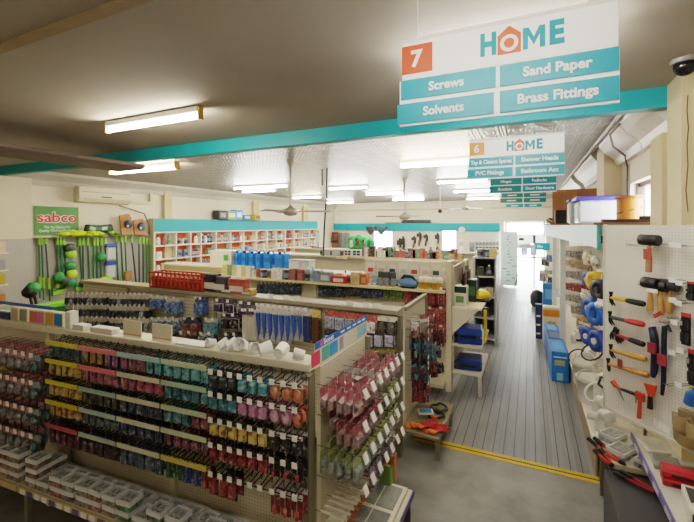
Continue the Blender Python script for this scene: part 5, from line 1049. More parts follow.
# white panel with decals beside the entrance, glass partition, door sign
xa, xb = at_y(501, 0, YB-.25).x, at_y(517.5, 0, YB-.25).x
t = thing('glass_panel', 'white tinted glass panel with green decals left of the entrance', 'panel', (0, 0, 0))
MB().box(xa, xb, YB-.26, YB-.24, .12, 2.28).build('pane', M('d5ece8', .2, 0, .03), t); MB().box(xa, xb, YB-.27, YB-.23, .05, .119).box(xa, xb, YB-.27, YB-.23, 2.281, 2.33).build('frame', WHITE, t)
for k in range(16): MB().cbox((xa+.15+.18*(k % 2)+random.uniform(-.05, .25), YB-.263, .25+.125*k), (random.uniform(.05, .2), .003, .05)).build('decal', M('6aa8a0', .5), t)
tag(MB().bar((0, 0, 0), (.3, 0, 1.15), .04, .04).build('door_prop', M('5a5650', .5), None, (at_y(514.5, 287, YB-.3).x, YB-.35, .01)), 'dark slanting bar leaning in front of the entrance', 'bar')
p = at_y(528, 246, YB+.02)
tag(MB().box(-.26, .26, -.02, .02, -.11, .11).box(-.22, .22, -.024, -.021, -.05, .05, 1).build('door_notice', [M('c8d4d6', .5), M('a8b8ba', .5)], None, (p.x-.15, YB-.1, p.z)), 'pale hanging notice over the entrance', 'notice')
p = at_y(540.5, 246.5, YB-.1)
t = thing('entrance_sign', 'small teal sign at the right of the entrance', 'sign', (p.x, YB-.12, p.z)); MB().box(-.2, .34, -.015, .015, -.15, .15).build('board', SIGNT, t); text('Ho', .16, LETW, t, (-.02, -.017, 0), 0, .03)
p = at_y(521.5, 239, YB+.1); t = thing('door_closer', 'small dark camera bracket above the entrance glass', 'bracket', (p.x, YB-.12, p.z)); MB().box(-.1, .1, -.06, .06, -.06, .06).build('body', DGREY, t, bevel=.015); MB().tube([(0, 0, .06), (-.08, .06, .2)], .02, 6).build('arm', STEEL, t)
for k, (u, v, c) in enumerate(((540, 0, 'cfd6dc'), (533, 0, 'dfe4e8'))): pass
for k, (x0_, x1_) in enumerate(((.0, 0), )): pass
yw = YB+.885
gp = MB().box(at_y(521, 0, yw).x, at_y(527.5, 0, yw).x, yw-.006, yw, 1.26, 1.74).box(at_y(530.5, 0, yw).x, at_y(537, 0, yw).x, yw-.006, yw, 1.26, 1.74).build('grey_light', M('8d93a0', .3), dr)
# long cartons, sign bracket on the fascia
for k, (u0, u1, v, lb) in enumerate(((401, 431, 220.5, 'long black carton lying on the back wall fascia'), (385, 400, 222, 'thin dark rod bundle on the back fascia, left'), (432, 442, 221, 'white bundle on the back fascia, right end'))):
    a_, b_ = bw(u0, v, YB-.1), bw(u1, v, YB-.1)
    t = thing('long_carton', lb, 'carton', ((a_.x+b_.x)/2, YB-.04, 2.681)); hw = (b_.x-a_.x)/2
    MB().box(-hw, hw, -.05, .03, 0, .1 if k != 1 else .04).build('carton', M(('2c2b2a', '7a4a3c', 'd0ccc4')[k], .5, 0, .3, 8), t, bevel=.01)
    if k == 0: MB().box(-hw*.9, hw*.95, -.045, .025, .101, .16).build('upper_carton', M('3a3634', .5), t, bevel=.01)
# hanging scale / pendant by the fascia
t = thing('pendant_hook', 'pale chain with dark hook hanging in front of the second fan', 'hook', (at_y(440, 198, 9).x, 9, ZC)); MB().tube([(0, 0, 0), (0, 0, -.75)], .012, 5).build('chain', WHITE, t); MB().ball((0, 0, -.78), .05, n=8).build('knob', DGREY, t)
# ------------------------------------------------------------------ right wall shelving with pale blue header
RX0, RX1 = .58, 1.075
rs = thing('bay_shelving', 'white shelving bay along the right wall with a pale blue header', 'shelving', (0, 0, 0))
MB().box(RX1-.02, RX1, 5.0, 14.5, .4, 2.35).build('back_panel', peg_mat('cream_pegboard_right', 'd8cfb8', ('Y', 'Z')), rs)
hv = [Vector(p) for p in ((.585, 4.45, 2.38), (.29, 9.6, 2.38), (.31, 9.6, 2.38), (.605, 4.45, 2.38))]; hv += [v+Vector((0, 0, .22)) for v in hv]
MB().add(hv, [(0, 1, 2, 3), (7, 6, 5, 4), (0, 4, 5, 1), (1, 5, 6, 2), (2, 6, 7, 3), (3, 7, 4, 0)]).build('header_board', M('c3dade', .45, 0, .04), rs)
MB().box(RX0+.0, RX0+.03, 4.4, 4.449, 2.36, 2.6).build('header_end', M('3a9a8f', .5), rs)
MB().box(.56, RX1, 4.45, 13.5, 2.6, 2.625).box(.3, .56, 7.0, 13.5, 2.601, 2.625).build('top_board', M('7a5a44', .6), rs)
MB().box(RX0, RX1, 4.75, 13.5, .36, .4).build('base_shelf', M('e4dfd2', .5), rs, bevel=.006)
MB().box(RX0+.03, RX0+.05, 4.75, 13.5, 0, .36).build('kick_board', M('9f8f78', .6), rs)
for y in (8.2, 11.0): MB().box(.5, .59, y, y+.1, .4, 2.38).build('post', M('cfdadd', .45), rs)
MB().box(RX1-.12, RX1-.021, 13.4, 13.5, .4, 2.38).build('post', M('cfdadd', .45), rs)
CL = [('c8b090', 'a88a60'), ('b8b0a0', '8a8478'), ('a8342c', '8a2c28'), ('9a968c', '7a766c'), ('8a8a86', '6a6c70'), ('c8a030', 'a87a28'), ('d08a3a', '3a6aa0')]
nh = 0
for ri, v in enumerate((247, 256.5, 267.5, 280, 291, 302, 314, 327)):
    for k, (u, y) in enumerate(((568.5, 12.4), (574.5, 11.1), (580.5, 10.0), (586.5, 9.1))):
        p = at_x(u, v, RX1-.12)
        if ri == 7 and k > 2: continue
        c = CL[min(6, [1, 0, 1, 2, 1, 3, 5, 6][ri])]
        nh += 1
        h, _ = hook_mesh(.1, False); put('peg_hook', h, rs, (RX1-.021, p.y, p.z+.005), R(-90))
        packet('fitting_pack', (.25, .3, .06, 'd9cfb8', c[0], c[1], .3, 'bag' if ri > 5 else 'bulge'), (RX1-.1, p.y, p.z), R(-50)+random.uniform(-.1, .1), '%s fitting pack on the right wall pegboard, %s row, %s column from the far end' % (colname(c[0]), ordn[ri], ordn[k]), 'packet', None)
# hose reels and cable coils nearer
def coil(name, p, r, cols, label, cat, tilt=0.0, w_=.12):
    t = thing(name, label, cat, p, 0)
    rot = Matrix.Rotation(R(-62)+tilt, 4, 'Z') @ Matrix.Rotation(R(90), 4, 'X')
    MB().lathe([(r*.35, -w_/2), (r, -w_/2), (r*1.02, 0), (r, w_/2), (r*.35, w_/2), (r*.35, -w_/2)], n=20, mat=rot).build('coil', M(cols[0], .45, 0, .2, 20), t)
    MB().lathe([(r*.3, -w_*.62), (r*.62, -w_*.62), (r*.62, -w_*.5), (r*.3, -w_*.5), (r*.3, w_*.62)], n=18, mat=rot).build('spool', M(cols[1], .45), t)
    MB().tube([(0, 0, r*.9), (.0, -.02, r*1.5)], .006, 5).build('tie', TAG, t)
for u, v, y, r, cols, lb in [(590, 279, 6.4, .12, ('2a5ac0', 'e0b020'), 'small blue and yellow hose reel, upper left of the reels'), (596, 281, 5.9, .15, ('d8b03a', 'c89a2a'), 'yellow hose reel in the upper row of reels'), (601.5, 290, 5.4, .15, ('26283a', '4a4a52'), 'dark hose reel at the right edge of the upper reels'),
        (592, 308, 6.1, .17, ('2450b0', 'd8c030'), 'blue hose reel with yellow centre, left of the lower reels'), (598, 314, 5.6, .17, ('2a6ac8', '2456a8'), 'largest bright blue hose reel beside the hammer panel'), (590, 336, 6.0, .14, ('2c50a0', 'd8d8d8'), 'blue and white cable reel below the large blue reel'), (599, 341, 5.4, .15, ('24489c', 'd4d4d4'), 'second blue and white cable reel, lower right')]:
    p = at_y(u, v, y); coil('hose_reel', (min(p.x, .9), y, p.z), r*.82, cols, lb, 'reel')
for k, (u, v, y, c, h, w_, lb) in enumerate([(590, 258, 6.6, 'e8dcb8', .25, .28, 'cream bagged fitting above the hose reels'), (597, 262, 6.0, 'e4e0d4', .22, .16, 'white tagged pack above the hose reels'), (600, 240, 6.2, '5a5650', .12, .1, 'dark bracket high beside the pale blue header'), (589, 239, 7.2, '3c3a38', .13, .12, 'small dark box under the pale blue header'), (602, 306, 4.9, 'e8e8e6', .1, .14, 'white swing tag beside the yellow handled hammer'), (586, 296, 7.0, 'e0ddd2', .16, .2, 'white fitting pack left of the hose reels'), (578, 338, 8.6, '6a2c24', .2, .2, 'dark red pack low at the left of the hose reels'), (584, 330, 8.0, '3a78b8', .22, .26, 'blue pack low on the right wall pegboard')]):
    p = at_y(u, v, y); packet('fitting_bag', (w_, h, .06, 'e2ddd0', c, c, .2, 'bag'), (min(p.x, 1.0), y, p.z+h/2), R(-60), lb, 'packet', None)
# white pipe fittings and baskets heaped on the base shelf
PV = M('e2e0da', .4, 0, .05)
for k, (u, v, y, kind, lb) in enumerate([(573, 333, 8.4, 'elbow', 'white pipe elbow at the far end of the base shelf heap'), (578, 352, 7.4, 'elbow', 'white pipe elbow second along the base shelf heap'), (586, 349, 7.0, 'tee', 'white pipe tee in the middle of the heap'), (583, 366, 6.3, 'tub', 'white plastic tub in middle of the base shelf'), (594, 358, 6.2, 'tee', 'white pipe tee beside the white tub'), (588, 377, 5.7, 'tub', 'large white tub near the front of base shelf'), (598, 372, 5.5, 'elbow', 'white elbow fitting on top of the tubs'), (589, 394, 5.2, 'elbow', 'white curled fitting at the front of the base shelf'), (593, 408, 4.95, 'tee', 'white fitting at the very front corner of the base shelf')]):
    p = at_y(u, v, y); x = min(.93, max(.68, p.x)); z = max(.42, p.z)
    if kind == 'tub':
        t = thing('plastic_tub', lb, 'tub', (x, y, .401)); H = max(.3, z-.4)
        MB().lathe([(.13, 0), (.16, H), (.165, H), (.15, H-.01), (.12, .02)], n=16).build('body', PV, t); MB().lathe([(.168, H-.03), (.172, H-.01), (.168, H+.005)], n=16).build('rim', M('cfccc2', .4), t)
        MB().tube([(.15*math.cos(a), .15*math.sin(a)*.3-.1, H+.01+.1*math.sin(a)) for a in [i*math.pi/8 for i in range(9)]], .008, 5).build('handle', M('b8b4aa', .4), t)
    else:
        t = thing('pipe_fitting', lb, 'fitting', (x, y, .41)); H = z-.41
        pts = [(0, 0, 0), (0, 0, max(.05, H*.6)), (.02, -.05, max(.1, H*.9)), (.05, -.14, max(.12, H))]
        MB().tube(pts, .05, 10).build('pipe', PV, t); MB().tube([pts[-1], (pts[-1][0]+.01, pts[-1][1]-.05, pts[-1][2])], .06, 12).build('socket', PV, t)
        if kind == 'tee': MB().tube([(-.12, .03, max(.05, H*.55)), (.1, .03, max(.05, H*.55))], .045, 10).build('branch', PV, t)
for k, (u, v, y) in enumerate(((577, 356, 7.2), (584, 360, 6.6), (592, 352, 6.0), (597, 392, 5.2))):
    p = at_y(u, v, y); q = Vector((min(.8, p.x), y, max(.5, p.z)))
    pts = [(.12*math.cos(a*.45), .05*math.sin(a*.45), .1*math.sin(a*.45+.4)) for a in range(15)]
    tag(MB().tube(pts, .012, 6).build('cable_loop', M('e4e3df' if k % 2 else '3a3a3a', .4), None, q), '%s looped cable in the white heap, %s from the far end' % ('white' if k % 2 else 'dark', ordn[k]), 'cable')
# white jug lying at the front of the heap, under the hammers
p = at_y(602, 385, 4.75)
t = thing('plastic_jug', 'white plastic jug lying with its mouth toward the aisle, below the hammer panel', 'jug', (.8, 4.72, p.z)); rot = Matrix.Rotation(R(35), 4, 'Z') @ Matrix.Rotation(R(70), 4, 'Y')
MB().lathe([(.06, -.13), (.085, -.12), (.09, .1), (.08, .13), (.07, .12), (.075, -.1)], n=16, mat=rot).build('body', M('e9e4da', .4), t)
MB().tube([(-.1, -.05, .1), (-.16, -.09, .12), (-.18, -.1, .05), (-.13, -.06, .0)], .014, 6).build('handle', M('2c2a2a', .4), t)
# blue boxes on the floor
BL = M('1a70c8', .4, 0, .08)
for k, (y0, y1, z0, z1, c, lb) in enumerate(((7.35, 8.15, 0, .5, '1f7ad0', 'bright blue long carton nearest the camera on the aisle floor'), (8.17, 8.75, 0, .5, '3a4a78', 'dark slate blue carton, middle one of the row'), (8.77, 9.35, 0, .5, '2a86d8', 'bright blue carton, far one of the row by the right shelving'))):
    t = thing('long_box', lb, 'box', (.435-.02*k, (y0+y1)/2, 0), R(2), 'blue cartons along the right shelving'); hl = (y1-y0)/2
    MB().box(-.125, .125, -hl, hl, z0, z1).build('carton', M(c, .4, 0, .08), t, bevel=.006)
    MB().box(-.08, .08, -hl*.7, hl*.7, z1, z1+.002).build('top_print', M(('3a90e0', '6a78a0', '8ac0e8')[k], .4, 0, .3, 12), t)
    if k == 0:
        MB().box(-.08, .07, -hl-.003, -hl-.0005, .27, .36).build('yellow_print', M('b8b48a', .5, 0, .5, 50), t); MB().box(-.05, .04, -hl-.003, -hl-.0005, .03, .15).build('label_patch', M('9ac8c8', .5), t); MB().box(-.1, .1, -hl-.003, -hl-.0005, .4, .42).build('white_line', M('cfe0ea', .5), t)
t = thing('orange_carton', 'orange and white carton standing behind the blue boxes', 'box', (.42, 9.75, 0)); MB().box(-.16, .16, -.15, .15, 0, .8).build('carton', M('e4dccb', .5), t, bevel=.006); MB().box(-.161, .161, -.152, .152, .6, .75).build('orange_band', M('e08a1c', .5), t); MB().box(-.08, .08, -.153, -.1505, .3, .5).build('picture', M('c8a878', .5, 0, .4, 20), t)
t = thing('blue_rack', 'dark blue and white narrow carton left of the orange one', 'box', (.18, 10.05, 0)); MB().box(-.07, .07, -.1, .1, 0, .78).build('carton', M('2c3f70', .5), t, bevel=.005); b = MB(); [b.box(-.05, .03, -.103, -.1005, .1+.2*i, .14+.2*i) for i in range(3)]; b.build('white_print', TAG, t)
t = thing('round_bin', 'black round item on the aisle floor by the far right shelving', 'bin', (.2, 13.9, 0)); MB().lathe([(.15, 0), (.2, .1), (.21, .35), (.13, .5)], n=16).build('body', BLACK, t); MB().lathe([(.07, .5), (.07, .53)], n=12).build('lid', DGREY, t)
t = thing('blue_carton', 'blue carton beside the black round item at the far right shelving', 'box', (.5, 13.2, .0)); MB().box(-.16, .16, -.2, .2, 0, .85).build('carton', M('2f78b8', .5), t, bevel=.008); MB().box(-.1, .1, -.203, -.2005, .4, .7).build('label_patch', M('6aa8d8', .5), t)
for k, (u, v, y, c, h) in enumerate(((545, 262, 14.4, '6a5a4a', .3), (549, 272, 14.2, 'c8b8a0', .35), (552, 280, 13.9, '7a4a3a', .3), (543, 275, 14.8, 'a8a49a', .4), (551, 258, 14.0, '3a6aa0', .3), (549, 292, 13.8, '5a5a60', .3))):
    p = at_y(u, v, y); packet('hardware_pack', (.3, h, .08, 'd8d2c4', c, A(c, .8), .25, 'bulge'), (p.x, y, p.z+.15), R(-40), '%s pack at the far end of the right shelving, %s' % (colname(c), ('upper left', 'upper middle', 'middle right', 'left edge', 'topmost', 'lowest')[k]), 'packet', None)
# stored goods on top of the right shelving
TZ = 2.626
t = thing('brown_board', 'stack of brown hardboard sheets standing on the right shelving', 'board', (.8, 8.1, TZ))
for k in range(4): MB().box(-.43+.19*k, -.242+.19*k, -.004*k, .02-.004*k, .0, .62).build('sheet', M(('946440', '986844', '926240', '9a6a46')[k], .6), t)
t = thing('storage_tub', 'clear plastic tub with blue lid on the right shelving, full of white goods', 'tub', (.8, 5.75, TZ))
MB().box(-.27, .25, -.28, .28, 0, .27).build('body', M('dfe4ee', .3, 0, .1, 9), t, bevel=.02); MB().box(-.3, .27, -.3, .3, .271, .32).build('lid', M('4a4ab0', .4), t, bevel=.012); MB().box(-.274, -.2705, -.2, .2, .06, .2).build('contents_panel', M('b9bccb', .5, 0, .5, 30), t)
t = thing('storage_tub', 'second clear tub with mixed small contents behind the blue lidded one', 'tub', (.66, 6.5, TZ)); MB().box(-.16, .2, -.2, .2, 0, .3).build('body', M('c3cfdc', .3, 0, .5, 16), t, bevel=.02); MB().box(-.17, .21, -.21, .21, .301, .34).build('lid', M('4f66c0', .4), t, bevel=.01)
t = thing('cable_drum', 'orange brown cable drum standing on right shelving', 'drum', (.945, 4.98, TZ))
MB().lathe([(.115, .03), (.115, .25)], n=20).build('winding', M('b5722c', .5, 0, .2, 60), t); MB().lathe([(.13, 0), (.13, .028)], n=20).lathe([(.13, .252), (.13, .28)], n=20).build('flange', M('8f5526', .5), t); MB().tube([(-.118, .02, .09), (-.1, -.07, .1), (0, -.119, .13), (.1, -.065, .16)], .006, 5).build('loose_end', M('4a2c1a', .5), t)
for k, (x, y, c, s, lb) in enumerate(((.47, 7.6, '1c1c1e', .17, 'black box on right shelving left of the tubs'), (.5, 8.6, '9a6a42', .16, 'small brown carton behind the black box'))):
    t = thing('small_carton', lb, 'box', (x, y, TZ)); MB().box(-s/2, s/2, -s/2, s/2, 0, s*1.35).build('carton', M(c, .5), t, bevel=.006); MB().box(-s*.3, s*.3, -s/2-.003, -s/2-.0005, s*.4, s).build('label_patch', M(A(c, .7), .5), t)
for k in range(4):
    tag(MB().tube([(.06*math.cos(a*.6+k), .05*math.sin(a*.6+k), .05+.05*math.sin(a*.35+k)) for a in range(11)], .014, 6).build('wire_coil', M(('2a2422', 'b8a898', '6a3a34', 'd0ccc8')[k], .5), None, (.42-.01*k, 9.2+.3*k, TZ+.01)), '%s wire coil at far left on the right shelving top' % ('black', 'beige', 'dark red', 'white')[k], 'coil')
tag(MB().box(-.2, .26, -.05, .05, 0, .03).tube([(.1, 0, .04), (.24, 0, .045)], .02, 6, 1).build('dark_plank', [M('4a342a', .6), BLACK], None, (.83, 4.5, TZ)), 'dark plank lying on the front of right shelving top above the hammer panel', 'plank')
# ------------------------------------------------------------------ angled hammer pegboard
PA = Vector((.53, 3.62, 0)); TH = R(-50.2); AX = Vector((math.cos(TH), math.sin(TH), 0)); NV = Vector((math.sin(TH), -math.cos(TH), 0))
def onp(u, v, off=0):   # pixel -> local (s, z) on the panel plane (off metres in front)
    r = ray(u, v); P0 = PA+NV*off; d = (P0-C0).dot(NV)/r.dot(NV); P = C0+r*d
    return (P-PA).dot(AX), P.z
pb = thing('pegboard_panel', 'angled white pegboard panel hung with hammers at right', 'pegboard', PA, TH)
MB().box(0, .97, 0, .02, 1.19, 2.6).build('board', PEGW, pb)
MB().box(.84, .87, .021, .05, .901, 1.5).build('support_post', OLIVE, pb)
MB().box(-.012, 0, -.008, .028, 1.18, 2.605).box(-.012, .97, -.008, .028, 1.17, 1.19).build('edge_trim', M('c9c4b8', .4), pb)
pn = lambda u, v, off=.0: (onp(u, v, off)[0], onp(u, v, off)[1])
def phook(u, v, L=.12, tg=True, both=True):
    s, z = onp(u, v, .0); b = MB()
    for ds in ((-.012, .012) if both else (0,)): b.tube([(s+ds, -.001, z), (s+ds, -L*.93, z), (s+ds, -L, z+.012)], .003, 5)
    h = b.build('peg_hook', CHROME, pb)
    if tg: MB().box(s-.02, s+.02, -L-.012, -L-.009, z-.012, z+.02).build('price_tag', TAG, h)
for u, v in ((638, 245), (652, 245), (668, 244), (684, 245), (690, 246), (684, 280), (691, 283), (684, 300), (690, 303), (650, 285), (661, 287), (672, 322), (686, 322), (680, 318), (684, 352), (692, 350), (690, 384), (676, 384)):
    phook(u, v, .09, u > 683)
def tool(label, cat, name, grp=None): return thing(name, label, cat, PA, TH, grp)
def loc2(u, v, off): s, z = onp(u, v, off); return Vector((s, -off, z))
def hammer(h, e, hc, gc, label, off=.06, kind='claw', headlen=.09, grip=None):
    t = tool(label, 'hammer', 'hammer', 'hammers on the angled pegboard'); H, E = loc2(*h, off), loc2(*e, off); d = (E-H).normalized(); n = Vector((0, -1, 0)); side = d.cross(n).normalized()
    L = (E-H).length
    MB().tube([H, H+d*L*.45, H+d*L*.55, H+d*L*.96, E], [.012, .014, .018, .02, .017], 8).build('handle', M(hc, .5, 0, .2, 25), t)
    if grip: MB().tube([H+d*L*.48, H+d*L*.56, H+d*L*.97, E+d*.004], [.015, .0195, .021, .016], 8).build('grip', M(grip, .5), t)
    if kind == 'mallet':
        MB().tube([H-side*headlen*.9, H-side*headlen*.85, H+side*headlen*.85, H+side*headlen*.9], [.03, .037, .037, .03], 12).build('head', M(gc, .5), t)
    else:
        b = MB().tube([H+side*.014, H-side*.024, H-side*.028, H-side*.044], [.012, .01, .014, .014], 10)
        if kind == 'claw':
            for k in (-1, 1): b.tube([H+side*.01+n*.006*k, H+side*.034+d*.006+n*.009*k, H+side*.055+d*.026+n*.012*k], [.009, .008, .004], 6)
        else: b.tube([H+side*.015, H+side*.04, H+side*.055], [.013, .012, .005], 8)
        b.build('head', M(gc, .35, .6), t)
    return t
hammer((649.5, 240), (648.5, 272), 'b07a5a', '1c1b1c', 'black rubber mallet with reddish wooden handle, topmost on the pegboard', .1, 'mallet', .07)
t = tool('red tag ribbon on the topmost rubber mallet', 'tag', 'swing_tag'); q = loc2(648, 252, .13)
MB().box(q.x-.03, q.x-.005, q.y-.003, q.y, q.z-.05, q.z+.02).box(q.x+.0, q.x+.022, q.y-.003, q.y, q.z-.045, q.z+.03).build('ribbon', M('a8503c', .5), t)
hammer((650.5, 283), (650, 311), 'b98a4e', '1c1b1c', 'left one of three small mallets with wooden handles below the top mallet', .1, 'mallet', .055)
hammer((660, 286), (661, 314.5), 'c09050', '1c1b1c', 'middle one of three small mallets with wooden handles', .07, 'mallet', .055)
hammer((669, 285), (669, 313), 'b88a4a', '2a2a2c', 'right one of three small mallets with wooden handles', .05, 'mallet', .06)
t = tool('red tag hanging from the middle small mallet', 'tag', 'swing_tag'); q = loc2(657, 314, .1); MB().bar((q.x-.02, q.y, q.z-.02), (q.x+.03, q.y, q.z+.015), .004, .025).build('tag_card', M('a83a2c', .5), t)
t = tool('small white ticket on the left small mallet', 'tag', 'swing_tag'); q = loc2(653, 290.5, .14); MB().box(q.x-.04, q.x+.03, q.y-.002, q.y, q.z-.015, q.z+.01).build('tag_card', TAG, t)
hammer((611, 297.5), (644, 304), 'd8a81a', '262628', 'yellow and black handled claw hammer, highest of the left column', .07, 'claw', .1, '1c1c1e')
hammer((610, 317), (643.5, 324.5), '3a3a3c', '2a2a2c', 'claw hammer with red and black handle, second in the left column', .07, 'claw', .1, 'b8342c')
hammer((617, 335), (643.5, 344.5), 'a8302c', '2a2a2c', 'claw hammer with red shaft and black grip, third in the left column', .07, 'claw', .1, '1c1c1e')
hammer((613, 332), (622, 341), '3a3a3c', '303032', 'dark hammer tucked behind the third one in the left column', .03, 'claw', .1, None)
hammer((611, 350), (646, 359.5), 'b8863c', '2e2c2a', 'wooden handled claw hammer, fourth in the left column', .07, 'claw')
hammer((608.5, 364), (648.5, 375.5), 'b07a40', '2e2c2a', 'wooden handled ball hammer, lowest in the left column', .08, 'ball')
for k, (u, v) in enumerate(((620.5, 363), )):
    t = tool('small red wooden handled hammer head tucked between lower two wooden hammers', 'tag', 'swing_tag'); q = loc2(u, v, .09); MB().box(q.x-.02, q.x+.02, q.y-.01, q.y, q.z-.03, q.z+.03).build('tag_card', M('7a3a24', .5), t, bevel=.004)
# pry bars
def prybar(pts, r, c, label, hook_=True, tagp=None):
    t = tool(label, 'pry bar', 'pry_bar', 'pry bars on the pegboard'); P = [loc2(u, v, .05) for u, v in pts]
    MB().tube(P, r, 8).build('bar', M(c, .4, .2), t)
    if tagp: q = loc2(*tagp, .08); MB().box(q.x-.03, q.x+.025, q.y-.012, q.y, q.z-.035, q.z+.035).build('label_card', M('8a2c3a', .5), t)
prybar([(650.5, 330), (652, 327), (654.5, 340), (655, 358), (654, 372), (653, 377)], [.012, .024, .026, .025, .022, .014], '242a40', 'wide navy pry bar, left of two, with a red label', True, (653, 348))
prybar([(671, 332), (667.5, 326), (664.5, 327), (664, 340), (664, 360), (663.5, 380), (662, 395)], [.008, .013, .016, .015, .015, .015, .01], '20263c', 'slim navy pry bar with hooked top, right of the two', True, (663, 360))
# scrapers and cutters low on the panel
t = tool('black handled tube cutter with a red tip, lowest left on the pegboard', 'cutter', 'pipe_cutter'); MB().tube([loc2(621, 389, .06), loc2(636, 394.5, .06)], [.011, .014], 8).build('handle', BLACK, t); MB().tube([loc2(612.5, 381, .06), loc2(615.5, 385.5, .06), loc2(621, 389, .06)], [.02, .018, .009], 7).build('head', M('c84a2a', .45), t); MB().tube([loc2(618, 388, .06), loc2(622, 397, .06), loc2(624, 401, .06)], [.007, .006, .004], 6).build('jaw', STEEL, t)
t = tool('red pipe wrench hanging vertically at the foot of the pegboard', 'wrench', 'pipe_wrench'); MB().tube([loc2(640, 400, .06), loc2(639, 418, .06)], [.012, .015], 8).build('handle', M('b8422c', .45), t); q = loc2(640.5, 396.5, .06); MB().box(q.x-.035, q.x+.03, q.y-.012, q.y+.012, q.z-.03, q.z+.03).build('head', M('a83a28', .45), t, bevel=.006); MB().tube([loc2(636, 394, .06), loc2(636, 403, .06)], .006, 6).build('jaw', STEEL, t)
t = tool('orange red scraper with wide blade and black handle on the pegboard', 'scraper', 'wall_scraper'); a_, b_ = loc2(643.5, 383, .06), loc2(656, 386, .06); c_, d_ = loc2(652.5, 397, .06), loc2(648, 396, .06); dn = Vector((0, .012, 0))
MB().add([a_, b_, c_, d_, a_+dn, b_+dn, c_+dn, d_+dn], [(0, 1, 2, 3), (7, 6, 5, 4), (0, 4, 5, 1), (1, 5, 6, 2), (2, 6, 7, 3), (3, 7, 4, 0)]).build('blade', M('cc4420', .45), t); MB().tube([loc2(650.3, 396, .06), loc2(650, 408.5, .06)], [.015, .018], 8).build('handle', BLACK, t)
# black blister packs at the right edge
for k, (u0, u1, v0, v1, lb) in enumerate(((681, 690.5, 314, 344, 'black blister pack with red header at the right edge, upper'), (688, 697, 351, 384, 'black blister pack with red header at the right edge, lower'), (687, 694, 282, 300, 'partly seen black and red pack at right edge above the blister packs'))):
    A0, A1 = loc2(u0, v1, .09), loc2(u1, v0, .09); w_ = (A1.x-A0.x); h = A1.z-A0.z
    t = tool(lb, 'packet', 'blister_pack', 'black blister packs at the right edge'); x0, z0, y = A0.x, A0.z, A0.y
    MB().box(x0, x0+w_, y, y+.004, z0, z0+h).build('card', M('1c1b1c', .45), t); MB().box(x0, x0+w_, y-.002, y, z0+h*.88, z0+h).build('header_band', M('b02c2a', .45), t)
    b = MB()
    for i in range(2):
        for j in range(2): b.cbox((x0+w_*(.28+.45*i), y-.012, z0+h*(.25+.38*j)), (w_*.36, .02, h*.3))
    b.build('contents', M('2c2c2e', .3), t, bevel=.004); MB().box(x0+w_*.1, x0+w_*.45, y-.025, y-.0225, z0+h*.62, z0+h*.75).build('label_patch', M('9a9894', .5), t)
t = tool('brown canvas tool pouch hanging at lower right on pegboard', 'pouch', 'tool_pouch'); q = loc2(689, 429, .1)
P0 = loc2(674, 448, .1); w_, h = .24, .25
cx, cz = q.x, q.z
b = MB().box(cx-.09, cx+.1, -.08, -.05, cz-.1, cz+.1); b.build('back', M('8a7658', .8, 0, .15, 30, .3), t, bevel=.02)
for i, (dx, dz, ww, hh, dy) in enumerate(((-.045, .02, .05, .075, .04), (.04, .0, .055, .09, .045), (0, -.06, .08, .055, .06))):
    MB().lathe([(ww*.55, -hh*.9), (ww*.95, -hh*.5), (ww, hh*.5), (ww*1.06, hh*.6), (ww*.94, hh*.55), (ww*.8, -hh*.4)], (0, 0, 0), 14, 0, Matrix.Translation((cx+dx, -.08-dy*.5, cz+dz)) @ Matrix.Scale(.6, 4, (0, 1, 0))).build('pocket', M(('a08c68', 'a8946e', '94805a')[i], .8, 0, .15, 30, .3), t)
t = tool('blue handled tool above the brown pouch at the right edge', 'tool', 'hand_tool'); MB().tube([loc2(689, 404, .1), loc2(692, 396, .1), loc2(697, 392, .1)], [.03, .035, .03], 8).build('handle', M('2a62a8', .45), t); MB().tube([loc2(688, 395, .09), loc2(692, 388, .09)], [.014, .016], 7).build('tip', M('c8b02a', .45), t)
b = MB()
for i, u in enumerate((655.5, 659.5, 664, 668)):
    q = loc2(u, 421+3.2*i, .0); b.box(q.x-.012, q.x+.012, -.002, -.0005, q.z-.03, q.z+.02)
tag(b.build('price_label', M('eceae4', .5), None, PA, TH), 'row of small white labels near the bottom of pegboard', 'labels')
# ------------------------------------------------------------------ right foreground tables
t = thing('side_table', 'table with a purple price edge below the hammer panel at right', 'table', (0, 0, 0))
MB().box(.755, 1.08, 1.3, 3.88, .86, .9).build('table_top', M('c9c4b8', .5), t, bevel=.004)
MB().box(.742, .754, 1.3, 3.88, .855, .905).build('price_edge', M('6a629a', .45), t)
b = MB()
for i in range(9): b.box(.738, .7415, 1.6+.25*i, 1.72+.25*i, .866, .897)
b.build('price_strip', M('b9b4c4', .5), t)
for y in (1.4, 2.1): MB().box(.77, .81, y, y+.04, 0, .859).build('leg', OLIVE, t)
MB().box(1.045, 1.075, 3.82, 3.86, 0, .859).build('leg', OLIVE, t)
for k, (x, y, w_, d, h, c, rz, lb) in enumerate([(.86, 3.7, .17, .2, .02, 'd6d4cc', .15, 'flat clear pack of white slips at far end of purple edged table'), (.87, 3.46, .16, .18, .03, '8e9290', -.1, 'grey clear pack lying on the purple edged table'), (1.0, 3.6, .12, .2, .015, 'e0ded6', .2, 'white sheet pack on the purple edged table'), (1.0, 3.38, .1, .12, .03, '7e8480', .1, 'second grey clear pack beside the red cases')]):
    t = thing('flat_pack', lb, 'pack', (x, y, .901), rz); MB().box(-w_/2, w_/2, -d/2, d/2, 0, h).build('pack', M(c, .25, 0, .25, 20), t, bevel=.005); MB().box(-w_*.35, w_*.35, -d*.35, d*.35, h, h+.002).build('card', M(A(c, .85), .4, 0, .3, 30), t)
